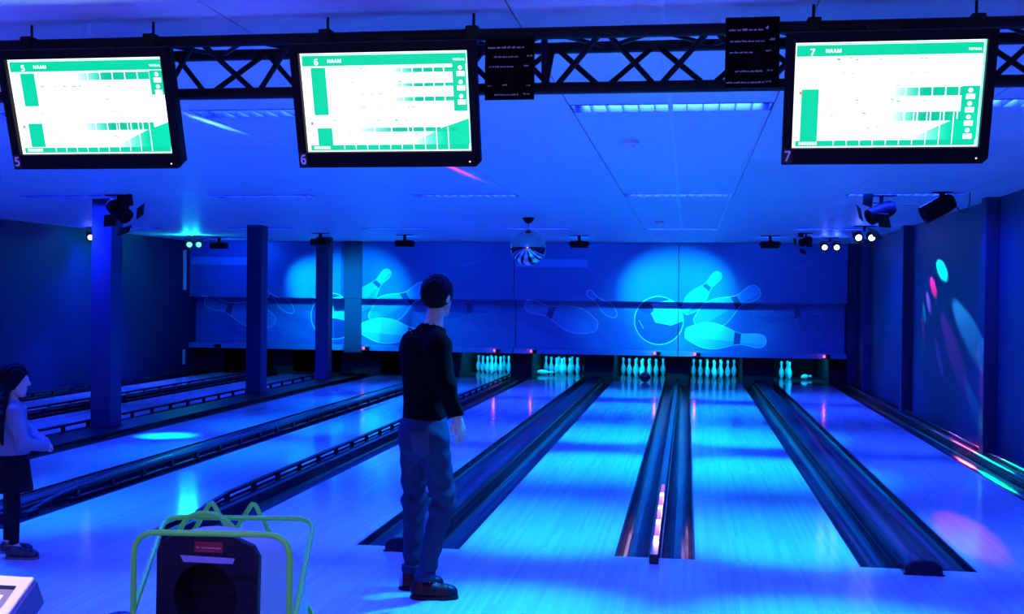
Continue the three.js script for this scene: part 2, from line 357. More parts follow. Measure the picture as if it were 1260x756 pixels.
  // lamps that light the pins, hidden above the pit opening
  for (const i of [3, 4, 5, 6, 7]) {
    const t = thing('pin_deck_lamp', 'pin deck lamp tube above the pit opening', 'lamp', 'pin deck lamps', V(lanesX[i] + W / 2, 0.78, 17.75));
    mesh('housing', box(-0.565, 0.565, 0.02, 0.06, -0.06, 0.1), M.black, t);
    mesh('tube_light', rod(V(-0.48, 0, 0), V(0.48, 0, 0), 0.014), glow([0.05, 0.6, 1], 3), t);
    area(t, [0.0, 0.42, 1], 150, 0.96, 0.07, V(0, -0.02, 0.03), V(0, -0.62, 0.75).add(t.position), 'pin_lamp_light');
  }
}
const pinGeo = (() => {
  const I = 0.0254, q = [[0, 0], [1.0, 0], [1.06, 0.12], [1.415, 0.75], [1.95, 2.25], [2.255, 3.38], [2.383, 4.5], [2.28, 5.88], [1.85, 7.25], [1.235, 8.63], [0.98, 9.38], [0.9, 10], [0.935, 10.88], [1.047, 11.75], [1.2, 12.63], [1.273, 13.5], [1.15, 14.3], [0.8, 14.8], [0.4, 14.97], [0, 15]];
  return new THREE.LatheGeometry(q.map(([r, y]) => new THREE.Vector2(r * I, y * I)), 20);
})();
function pinAt(x, d, label, group) { const t = thing('bowling_pin', label, 'bowling pin', group, V(x, 0, d)); mesh('pin_body', pinGeo, M.pin, t); return t; }
const rack = [[0, 0], [-0.1524, 1], [0.1524, 1], [-0.3048, 2], [0, 2], [0.3048, 2], [-0.4572, 3], [-0.1524, 3], [0.1524, 3], [0.4572, 3]];
[[3, 'white pin in the full rack seen through the bumper rail'], [4, 'white pin in the full rack next to the bumper rail lane'], [5, 'white pin in the full rack that the black ball rolls towards'], [6, 'white pin in the full rack on the lane beside the pink-lit divider']].forEach(([i, label]) => {
  for (const [dx, r] of rack) pinAt(lanesX[i] + W / 2 + dx, 18.29 + r * 0.2639, label, 'pins of rack ' + ['one', 'two', 'three', 'four'][i - 3]);
});
for (const k of [3, 1, 7]) pinAt(lanesX[7] + W / 2 + rack[k][0], 18.29 + rack[k][1] * 0.2639, 'white pin left standing of three beside the ribbed wall', 'three pins left standing');
{
  const g = pinAt(lanesX[7] + W / 2 + 0.1, 18.35, 'knocked down white pin lying before the three standing pins'); g.position.y = 0.0605; g.rotation.set(-0.12, 0, -1.57); g.rotation.y = 0.9; g.rotation.order = 'YXZ';
  const h = pinAt(lanesX[4] - 0.02, 18.2, 'knocked down white pin lying at the gutter edge of a full rack'); h.position.y = 0.0605; h.rotation.order = 'YXZ'; h.rotation.set(0.1, 0.15, -1.57);
}
tag(mesh('bowling_ball', new THREE.SphereGeometry(0.108, 32, 20).translate(0, 0.108, 0), M.ball), 'black bowling ball rolling towards a full rack of pins', 'bowling ball').position.copy(V(-0.93, 0, 16.45));

// ---------------------------------------------------------------- ceiling fittings
const trofferHousing = (() => {
  const w = 1.22, h = 0.082, dd = 0.13, t = 0.008;
  return merge([box(-w / 2, w / 2, -0.004, 0, -dd, dd), box(-w / 2, w / 2, -h, 0, -dd - t, -dd), box(-w / 2, w / 2, -h, 0, dd, dd + t), box(-w / 2 - t, -w / 2, -h, 0, -dd - t, dd + t), box(w / 2, w / 2 + t, -h, 0, -dd - t, dd + t)]);
})();
const bladeGeo = box(-0.002, 0.002, -0.08, -0.035, -0.128, 0.128);
const reflGeo = (s) => { const g = new THREE.PlaneGeometry(1.2, 0.07); g.rotateX(s * 1.0); return g.translate(0, -0.045, s * 0.1); };
const trofferMetal = std([0.12, 0.12, 0.14], { roughness: 0.25, metalness: 1 });
function troffer(x, d, kind) {
  const lab = { cyan: 'louvred ceiling light glowing cyan above the bright lanes', blue: 'louvred ceiling light with dim blue tubes', dark: 'wide louvred ceiling light just beyond the truss', seat: 'louvred ceiling light over the seats' }[kind];
  const t = thing('ceiling_light', lab, 'ceiling light', { cyan: 'cyan ceiling lights', blue: 'blue ceiling lights', dark: 'ceiling lights near the truss', seat: 'ceiling lights over the seats' }[kind], V(x, H + 0.078, d));
  mesh('housing', trofferHousing, trofferMetal, t);
  for (let k = 0; k < 11; k++) mesh('louvre_blade', bladeGeo, trofferMetal, t).position.x = -0.5 + k * 0.1;
  const c = kind === 'cyan' ? L.cyan : L.blue;
  for (const s of [-1, 1]) mesh('tube_light', rod(V(-0.57, -0.014, s * 0.05), V(0.57, -0.014, s * 0.05), 0.007, 8), glow(c, kind === 'cyan' ? 1.6 : 0.7), t);
  return t;
}
const cols = [[-10.19, 0.6, 'blue'], [-7.69, 0.2, 'blue'], [-5.19, 0.9, 'blue'], [-2.69, 0.7, 'blue'], [-0.19, 1, 'cyan'], [2.31, 0.6, 'blue']];
for (const [x, k, kind] of cols) for (const d of rowsD) {
  if (x < -10 && d < 0) continue;
  const t = troffer(x, d, d < -1 ? 'seat' : d < 0 ? 'dark' : kind);
  if (d < -1) { area(t, L.violet, L.seat, 1.14, 0.2, V(0, -0.024, 0), t.position.clone().add(V(0, -3, 0)), 'tube_glow'); continue; }
  area(t, L.blue, L.troffer * (0.5 + 0.5 * k), 1.14, 0.2, V(0, -0.024, 0), t.position.clone().add(V(0, -3, 0)), 'tube_glow');
  // louvres throw two lobes, up and down the lane
  const c = kind === 'cyan' ? L.cyan : x === -5.19 ? [0, 0.1, 1] : [0.01, 0.045, 1];
  for (const s of [-1, 1]) for (const e of kind === 'cyan' ? [-1, 1] : [0]) spot(t, c, L.lobe * k * (kind === 'cyan' ? (d < 0 ? 0.6 : d > 10 ? 0.45 : 0.85) : 1), V(e * 0.4, -0.084, s * 0.06), V(e * 0.9, -H, s * 1.4), e ? 23 : 28, 1, 4);
}
for (const d of [1.0, 10.06]) {
  const t = thing('smoke_detector', d < 5 ? 'round white smoke detector just beyond the truss' : 'round white smoke detector further down the ceiling', 'smoke detector', null, V(-0.52, H, d));
  mesh('base', new THREE.CylinderGeometry(0.07, 0.075, 0.03, 24).translate(0, -0.015, 0), M.white, t);
  mesh('sensor', new THREE.CylinderGeometry(0.045, 0.03, 0.03, 24).translate(0, -0.045, 0), M.white, t);
}
{ // mirror ball
  const t = thing('mirror_ball', 'large mirror ball hanging from a motor under the ceiling', 'mirror ball', null, V(-2.442, H, 9.364));
  mesh('motor_housing', new THREE.LatheGeometry([[0, 0], [0.09, 0], [0.085, -0.02], [0.05, -0.075], [0.02, -0.09], [0, -0.09]].map((p) => new THREE.Vector2(...p)), 20), M.black, t);
  mesh('rod', rod(V(0, -0.08, 0), V(0, -0.19, 0), 0.008), M.black, t);
  mesh('ball', new THREE.SphereGeometry(0.268, 64, 40).translate(0, -0.45, 0), M.mirror, t);
  mesh('cap', new THREE.CylinderGeometry(0.03, 0.045, 0.02, 16).translate(0, -0.182, 0), M.black, t);
}
// stage lights hanging from the ceiling; aim is a direction in (x, y, d)
function yoke(t, w, drop) {
  mesh('ceiling_plate', box(-0.16, 0.16, -0.012, 0, -0.05, 0.05), M.black, t);
  mesh('clamp', rod(V(0, -0.01, 0), V(0, -drop * 0.5, 0), 0.022), M.black, t);
  mesh('yoke', [box(-w / 2, w / 2, -drop * 0.5 - 0.01, -drop * 0.5, -0.015, 0.015), box(-w / 2, -w / 2 + 0.01, -drop, -drop * 0.5, -0.015, 0.015), box(w / 2 - 0.01, w / 2, -drop, -drop * 0.5, -0.015, 0.015)], M.black, t);
}
function headAt(t, pos, aim, name = 'lamp_head') { const g = new THREE.Group(); g.name = name; g.position.copy(pos); t.add(g); g.quaternion.setFromUnitVectors(new THREE.Vector3(0, 0, 1), V(...aim).normalize()); return g; }
const barrel = (r, l) => new THREE.LatheGeometry([[0, -l / 2], [r * 0.75, -l / 2], [r * 0.9, -l / 2 + 0.03], [r, -l * 0.2], [r, l / 2], [r * 0.86, l / 2], [r * 0.86, l / 2 - 0.03], [0, l / 2 - 0.03]].map((p) => new THREE.Vector2(...p)), 22).rotateX(Math.PI / 2);
function parPair(pos, label, lens, gap = 0.17, beam = 6) {           // two small cans, lenses towards the seats
  const t = thing('stage_light', label, 'stage light', null, pos);
  yoke(t, gap + 0.16, 0.15);
  lens.forEach(([c, k], i) => {
    const x = (i - 0.5) * gap, h = headAt(t, V(x, -0.17, 0), [0.15 - pos.x * 0.03, -0.35, -1]);
    mesh('can', barrel(0.075, 0.18), M.black, h);
    mesh('lens_light', new THREE.CircleGeometry(0.05, 20).translate(0, 0, 0.068), glow(c, k), h);
    point(t, [0.01, beam > 20 ? 0.8 : 0.06, 1], beam * 0.03, V(x, -0.2, -0.17), 2);
  });
  return t;
}
function boxHead(pos, label, aim, wash) {                            // wide black flood turned to the masking
  const t = thing('stage_light', label, 'stage light', wash ? 'black floods in front of the masking' : null, pos);
  mesh('ceiling_plate', box(-0.17, 0.17, -0.012, 0, -0.04, 0.04), M.black, t);
  mesh('clamp', rod(V(0, 0, 0), V(0, -0.12, 0), 0.03), M.black, t);
  mesh('flood_body', box(-0.17, 0.17, -0.235, -0.11, -0.1, 0.1, 0.02), M.black, t);
  for (const s of [-1, 1]) mesh('knob', rod(V(s * 0.17, -0.16, 0), V(s * 0.2, -0.16, 0), 0.022, 10), M.black, t);
  if (wash) { mesh('lens_light', box(-0.13, 0.13, -0.215, -0.13, 0.1, 0.104), glow(L.cyan, 1), t); spot(t, [0.0, 0.12, 1], 6, V(0, -0.17, 0.14), V(0, -0.9, 3.1), 62, 1, 4); spot(t, [0.0, 0.62, 1], L.mural, V(0, -0.17, 0.14), V(aim, 1.62, 17).sub(pos), 23, 0.75, 3); }
  return t;
}
function barnSpot(pos, label, aim) {                                 // theatre spot with open barn doors
  const t = thing('stage_light', label, 'stage light', null, pos);
  yoke(t, 0.26, 0.17);
  const h = headAt(t, V(0, -0.19, 0), aim);
  mesh('can', barrel(0.095, 0.32), M.black, h);
  for (let k = 0; k < 4; k++) { const g = new THREE.BoxGeometry(0.17, 0.15, 0.004).translate(0, 0.155, 0.2); g.rotateX(-0.35); g.rotateZ(k * Math.PI / 2); mesh('barn_door', g, M.black, h); }
  return t;
}
function cylSpot(pos, label, aim) {
  const t = thing('stage_light', label, 'stage light', null, pos);
  mesh('ceiling_plate', box(-0.1, 0.1, -0.012, 0, -0.05, 0.05), M.black, t);
  mesh('arm', rod(V(0, 0, 0), V(0, -0.14, 0), 0.03), M.black, t);
  const h = headAt(t, V(-0.04, -0.17, 0), aim);
  mesh('can', barrel(0.1, 0.36), M.black, h);
  mesh('cable', pipe([V(0.12, -0.12, 0), V(0.22, -0.24, 0.02), V(0.3, -0.16, 0.05), V(0.3, 0, 0.05)], 0.006, 30, 6, 0.08), M.black, t);
  return t;
}
const pA = parPair(V(-10.75, H, 11.9), 'stage light with two warm lenses near the plain wall', [[[1, 0.72, 0.6], 3], [[1, 0.45, 0.45], 3]]);
const bA = barnSpot(V(-6.95, H, 5.45), 'barn door spotlight hanging beside the nearest square column', [0.8, -0.5, -0.3]);
const pB = parPair(V(-10.05, H, 14.6), 'stage light with cyan lenses in the corner near the plain wall', [[[0.1, 1, 0.85], 4], [[0.1, 0.9, 1], 3]], 0.2, 32);
boxHead(V(-9.85, H, 15.4), 'small black flood beside the cyan stage light', -7.6, true);
boxHead(V(-7.05, H, 13.6), 'small black flood in front of the third column', null, false);
boxHead(V(-5.52, H, 14.12), 'black flood aimed at the masking, level with the man’s head', -7.3, true);
boxHead(V(-2.13, H, 14.2), 'black flood aimed at the masking beside the mirror ball', -0.3, true);
boxHead(V(1.42, H, 14.05), 'black flood aimed at the masking on the ribbed wall side', -0.3, true);
barnSpot(V(1.98, H, 13.2), 'small round spotlight next to the lit twin lenses', [-0.7, -0.3, -0.6]).scale.setScalar(0.75);
const pC = parPair(V(2.56, H, 14.6), 'stage light with white lenses nearest the masking corner', [[[0.9, 0.9, 1], 4], [[0.6, 1, 1], 5]], 0.22, 14);
const pD = parPair(V(2.68, H, 11.15), 'stage light with two white lenses by the second wall rib', [[[0.95, 0.9, 1], 4], [[0.95, 0.9, 1], 5]], 0.2, 8);
const bB = barnSpot(V(2.07, H, 5.7), 'large barn door spotlight hanging near the first wall rib', [-0.7, -0.35, -0.3]);
const cB = cylSpot(V(2.65, H, 5.35), 'black cylinder spotlight hanging by the ribbed wall', [-0.75, -0.4, -0.1]);
// coloured beams: dots on the ribbed wall, patches on lanes and a column
{
  const src = V(2.68, H - 0.2, 11.0);
  const dots = [[8.97, 2.19, [0, 0.9, 1], 20, 2.1], [9.5, 1.97, [1, 0.02, 0.4], 16, 2.2], [9.82, 1.75, [0.3, 0.2, 1], 12, 2.2], [10.1, 1.59, [0, 0.7, 1], 9, 2], [10.15, 1.35, [0.4, 0.03, 0.5], 5, 2], [7.4, 1.4, [0.02, 0.35, 1], 30, 2.2], [8.3, 1.17, [0.2, 0.02, 0.8], 12, 2.6], [9.05, 0.97, [0.1, 0.03, 1], 14, 1.6], [5.63, 0.66, [0.3, 0.04, 0.8], 40, 1.5], [4.95, 0.8, [0.02, 0.25, 1], 60, 1.5], [5.6, 0.2, [0.3, 0.0, 0.5], 30, 1.2], [6.8, 0.35, [0.0, 0.35, 0.8], 25, 1.2]];
  for (const [d, y, c, I, a] of dots) spot(pD, c, I * 7, V(0, -0.2, -0.16), V(XR, y, d).sub(pD.position), a * 1.6, 0.3);
  for (const [d, y, c] of [[14.4, 1.3, [0, 0.4, 1]], [13.4, 1.1, [0, 0.4, 1]]]) spot(pC, c, 20, V(0, -0.2, -0.16), V(XR, y, d).sub(pC.position), 3, 0.3);
  spot(bA, [0, 1, 0.95], 200, V(0.12, -0.23, -0.06), V(-6.35, 0, 5.55).sub(bA.position), 9, 0.75);
  spot(pB, [0.2, 0.12, 1], 60, V(0, -0.2, -0.15), V(-7.33, 0.75, 6.1).sub(pB.position), 1.4, 0.3);
  spot(pC, [0.7, 0.1, 0.9], 2600, V(0, -0.2, -0.15), V(2.02, 0, 1.3).sub(pC.position), 1.0, 0.4);
  spot(pC, [1, 0.05, 0.1], 500, V(0.1, -0.2, -0.15), V(3.2, 0.05, 6.2).sub(pC.position), 1.6, 0.8);
  spot(pC, [0, 1, 0.5], 500, V(0.15, -0.2, -0.15), V(3.2, 0.05, 4.9).sub(pC.position), 1.5, 0.8);
  spot(pC, [0.3, 0.1, 1], 300, V(0.15, -0.2, -0.15), V(3.25, 0.1, 7.6).sub(pC.position), 1.4, 0.8);
}

// ---------------------------------------------------------------- truss with screens and boards
{
  const t = thing('truss', 'black box truss carrying the screens and boards', 'truss');
  const yT = 2.842, yB = 2.638, dF = -3.0, dR = -2.71, dB = -2.855, X0 = -4.6, X1 = 3.3;
  for (const [y, d] of [[yT, dF], [yT, dR], [yB, dB]]) mesh('chord', rod(V(X0, y, d), V(X1, y, d), 0.026, 12), M.truss, t);
  for (let x = -0.648 - 0.4445 * 9, k = 0; x < X1 - 0.3; x += 0.4445, k++) {
    mesh('brace', rod(V(x, yB, dB), V(x + 0.21, yT, dF), 0.0125, 8), M.truss, t); mesh('brace', rod(V(x + 0.23, yT, dF), V(x + 0.435, yB, dB), 0.0125, 8), M.truss, t);
    mesh('brace', rod(V(x - 0.01, yT, dR), V(x + 0.2, yB, dB), 0.0125, 8), M.truss, t); mesh('brace', rod(V(x + 0.22, yB, dB), V(x + 0.42, yT, dR), 0.0125, 8), M.truss, t);
    mesh('cross_brace', rod(V(x, yT, dF), V(x + 0.22, yT, dR), 0.01, 6), M.truss, t); mesh('cross_brace', rod(V(x + 0.22, yT, dR), V(x + 0.44, yT, dF), 0.01, 6), M.truss, t);
  }
  for (const x of [-4.1, -0.69, 1.3, 2.9]) for (const d of [dF, dR]) mesh('joint_post', rod(V(x, yB, dB), V(x + 0.015, yT, d), 0.014, 8), M.truss, t);
  for (const x of [-4.0, -3.0, -2.42, -1.62, -0.98, 0.42, 1.05, 2.6]) { mesh('hanger', rod(V(x, yT + 0.02, dF + 0.02), V(x, H, dF + 0.02), 0.006, 8), M.truss, t); mesh('hanger_clamp', box(x - 0.028, x + 0.028, yT - 0.03, yT + 0.036, dF - 0.032, dF + 0.032, 0.008), M.truss, t); }
  // small beam lights on the rear chord that draw streaks on the ceiling
  const beam = (x, y, d, c, I, to, label) => {
    const b = thing('beam_light', label, 'stage light', null, V(x, y, d));
    mesh('body', box(-0.05, 0.05, -0.04, 0.04, -0.05, 0.07, 0.01), M.black, b);
    mesh('lens_light', new THREE.CircleGeometry(0.025, 14).rotateY(Math.PI).translate(0, 0, -0.072), glow(c, 2), b);
    mesh('clamp', box(-0.012, 0.012, 0.03, 2.83 - y, -0.02, 0.02), M.black, b);
    spot(b, c, I, V(0, 0.0, 0.09), V(...to).sub(b.position), to[2] < 1 ? 1.0 : 0.42, 0.9);
  };
  beam(-3.45, 2.7, -2.71, [0.25, 0.9, 1], 420, [-3.38, H, -0.1], 'small cyan beam light clamped behind the screen marked five');
  beam(-2.5, 2.6, -2.71, [1, 0.02, 0.6], 2600, [-2.23, H, 3.05], 'small pink beam light clamped behind the screen marked six');
}
function screenTex(which) {
  return canvas(1024, 600, (c, w, h) => {
    const T = 'rgb(0,186,140)', T2 = 'rgb(0,170,132)', Wt = 'rgb(255,255,255)';
    c.fillStyle = Wt; c.fillRect(0, 0, w, h);
    c.fillStyle = T; c.fillRect(10, 18, w - 24, 62);
    const rows = { 5: { box: [[70, 90, 95, 205], [70, 405, 95, 150]], dk: [[440, 92, 490, 46], [450, 405, 470, 46]], right: [[925, 85, 95, 150]] }, 6: { box: [[60, 90, 90, 285], [70, 455, 92, 110]], dk: [[560, 100, 380, 26], [560, 190, 380, 20], [560, 272, 380, 26], [330, 455, 620, 26]], right: [[925, 80, 80, 280]] }, 7: { box: [[45, 265, 95, 300]], dk: [[545, 262, 430, 48], [545, 400, 430, 52]], right: [[915, 258, 95, 300]] } }[which];
    c.fillStyle = T;
    for (const r of [...rows.box, ...rows.right]) c.fillRect(...r);
    c.fillRect(20, 560, w - 40, 32);
    // last rows: solid teal to the side, fading print of the game graphic
    let g = c.createLinearGradient(640, 0, 860, 0); g.addColorStop(0, 'rgba(0,196,148,0)'); g.addColorStop(1, 'rgba(0,196,148,1)'); c.fillStyle = g;
    c.beginPath(); c.moveTo(640, 560); c.lineTo(760, 500); c.lineTo(860, 455); c.lineTo(1010, 405); c.lineTo(1010, 560); c.closePath(); c.fill();
    for (const [x, y, ww, hh] of rows.dk) { g = c.createLinearGradient(x, 0, x + ww, 0); g.addColorStop(0, 'rgba(0,180,150,0.15)'); g.addColorStop(0.4, T2); g.addColorStop(1, T); c.fillStyle = g; for (let k = 0; k < 6; k++) c.fillRect(x + k * ww / 6, y, ww / 6 - 7, hh); }
    c.fillStyle = Wt;
    for (let k = 0; k < 10; k++) c.fillRect(230 + k * 72, 556, 5, 30);
    for (let k = 6; k < 10; k++) c.fillRect(230 + k * 72, 405 + (which === 6 ? 50 : 0), 6, 150);
    c.font = 'bold 52px sans-serif'; c.fillText(String(which), 82, 74); c.font = 'bold 30px sans-serif'; c.fillText('NAAM', 165, 62);
    c.font = 'bold 20px sans-serif'; c.fillText('TOTAAL', 930, 62);
    for (const [x, y, ww, hh] of rows.right) for (let yy = y + 14; yy < y + hh - 30; yy += which === 6 ? 84 : 75) { c.beginPath(); c.arc(x + 46, yy + 10, 13, 0, 7); c.fill(); c.fillRect(x + 24, yy + 30, 48, 30); }
    c.fillStyle = T; c.beginPath(); for (let yy = 100; yy < 560; yy += 75) c.fillRect(960, yy + 5, 5, 8);
    c.fillStyle = Wt; for (let k = 0; k < 7; k++) c.fillRect(40 + k * 15, 566, 11, 18);
    c.fillStyle = 'rgb(60,160,170)'; for (let k = 0; k < 26; k++) c.fillRect(170 + rnd() * 560, 90 + Math.floor(rnd() * 6) * 78 + rnd() * 12, 6 + rnd() * 18, 5);
    c.fillStyle = 'rgb(230,110,90)'; c.beginPath(); c.arc(40, which === 7 ? 285 : 425, 9, 0, 7); c.fill();
    c.fillStyle = Wt; c.fillRect(0, 0, w, 9); c.fillRect(0, h - 7, w, 7);
    c.fillStyle = 'rgb(120,240,235)'; c.fillRect(0, 9, w, 5); c.fillRect(w - 10, 0, 10, h);
  });
}
const digitTex = (s) => canvas(96, 128, (c, w, h) => { c.fillStyle = 'rgb(5,5,6)'; c.fillRect(0, 0, w, h); c.fillStyle = 'rgb(225,225,230)'; c.font = 'bold 124px sans-serif'; c.textAlign = 'center'; c.fillText(s, w / 2, 108); });
function screen(xc, n, label) {
  const t = thing('score_screen', label, 'screen', null, V(xc, 2.532, -3.13));
  const tilt = new THREE.Group(); tilt.name = 'screen_unit'; tilt.rotation.x = 18 * Math.PI / 180; t.add(tilt);
  const w = 0.782, h = 0.515, b = 0.036, sw = 0.708, sh = 0.412, sy = 0.012;
  const s = new THREE.Shape([[-w / 2, -h / 2 + 0.0], [w / 2 - 0.02, -h / 2], [w / 2, -h / 2 + 0.02], [w / 2, h / 2], [-w / 2, h / 2]].map((p) => new THREE.Vector2(...p)));
  s.holes.push(new THREE.Path([[-sw / 2, sy - sh / 2], [-sw / 2, sy + sh / 2], [sw / 2, sy + sh / 2], [sw / 2, sy - sh / 2]].map((p) => new THREE.Vector2(...p))));
  mesh('bezel', new THREE.ExtrudeGeometry(s, { depth: 0.03, bevelEnabled: true, bevelSize: 0.003, bevelThickness: 0.003, bevelSegments: 2, bevelOffset: -0.003 }), M.black, tilt);
  mesh('back_shell', box(-w / 2 + 0.01, w / 2 - 0.01, -h / 2 + 0.015, h / 2 - 0.01, 0.002, 0.06, 0.01), M.black, tilt);
  const tx = screenTex(n);
  mesh('display_screen', new THREE.PlaneGeometry(sw, sh).translate(0, sy, 0.006), new THREE.MeshStandardMaterial({ color: 0x000000, emissive: 0xffffff, emissiveMap: tx, emissiveIntensity: 1.5, roughness: 0.3 }), tilt);
  mesh('number_plate', new THREE.PlaneGeometry(0.036, 0.06).translate(-w / 2 + 0.021, -h / 2 + 0.036, 0.0345), std([1, 1, 1], { map: digitTex(String(n)), roughness: 0.5 }), tilt);
  mesh('power_light', new THREE.SphereGeometry(0.0035, 8, 6).translate(w / 2 - 0.045, -h / 2 + 0.022, 0.034), glow([1, 0.8, 0.7], 1.5), tilt);
  mesh('mount', [box(-0.06, 0.06, 0.08, 0.3, 0.06, 0.1), box(-0.1, 0.1, -0.1, 0.12, 0.055, 0.075)], M.truss, t);
  area(tilt, [0.4, 1, 0.8], 3.2, sw, sh, new THREE.Vector3(0, sy, 0.04), new THREE.Vector3(0, 0, 0), 'screen_glow').rotation.set(0, Math.PI, 0);
  return t;
}
screen(-2.625, 5, 'hanging score screen with the number five on its frame');
screen(-1.315, 6, 'hanging score screen with the number six on its frame');
screen(0.685, 7, 'hanging score screen with the number seven on its frame');
function board(x0, x1, y0, y1, lines, label) {
  const tx = canvas(512, Math.round(512 * (y1 - y0) / (x1 - x0)), (c, w, h) => {
    c.fillStyle = 'rgb(8,8,10)'; c.fillRect(0, 0, w, h);
    for (const [u, v, len, s] of lines) {                            // rows of small lettering, too small to read
      let x = u * w; const end = (u + len) * w;
      c.fillStyle = 'rgb(235,235,245)';
      while (x < end) { const n = 3 + Math.floor(rnd() * 6); for (let k = 0; k < n && x < end; k++) { const hh = s * (rnd() > 0.75 ? 1.35 : 0.85) * 12; c.fillRect(x, v * h - hh, 5 * s, hh); c.fillStyle = 'rgb(8,8,10)'; c.fillRect(x + 1.6 * s, v * h - hh * (0.35 + rnd() * 0.4), 2.2 * s, hh * 0.3); c.fillStyle = 'rgb(235,235,245)'; x += 7.4 * s; } x += 9 * s; }
    }
  });
  const t = thing('menu_board', label, 'board', 'black boards on the truss', V((x0 + x1) / 2, (y0 + y1) / 2, -3.1));
  const w = x1 - x0, h = y1 - y0;
  mesh('board', box(-w / 2, w / 2, -h / 2, h / 2, 0, 0.012, 0.003), M.black, t);
  mesh('print', new THREE.PlaneGeometry(w * 0.98, h * 0.98).translate(0, 0, 0.0015), dull([1, 1, 1], { map: tx, roughness: 0.7, specularIntensity: 0.05 }), t);
  mesh('hook', [box(-w * 0.3, -w * 0.25, h / 2 - 0.04, h / 2 - 0.01, 0.012, 0.072), box(w * 0.25, w * 0.3, h / 2 - 0.04, h / 2 - 0.01, 0.012, 0.072)], M.truss, t);
}
board(-0.909, -0.703, 2.55, 2.806, [[0.06, 0.17, 0.72, 1.3], [0.18, 0.32, 0.5, 1], [0.86, 0.31, 0.1, 1.1], [0.08, 0.48, 0.5, 1], [0.8, 0.47, 0.1, 1], [0.05, 0.79, 0.08, 1], [0.36, 0.78, 0.1, 1], [0.85, 0.79, 0.08, 0.8], [0.2, 0.94, 0.48, 1], [0.8, 0.93, 0.12, 1]], 'black board with pale lettering next to the screen numbered six');
board(0.066, 0.279, 2.582, 2.866, [[0.06, 0.19, 0.64, 1.3], [0.75, 0.17, 0.05, 1.8], [0.08, 0.35, 0.64, 1], [0.82, 0.33, 0.1, 1.2], [0.08, 0.51, 0.42, 1.1], [0.75, 0.49, 0.1, 1.1], [0.18, 0.78, 0.52, 1], [0.78, 0.77, 0.1, 1], [0.02, 0.94, 0.7, 1], [0.76, 0.93, 0.12, 1]], 'black board with pale lettering next to the screen numbered seven');

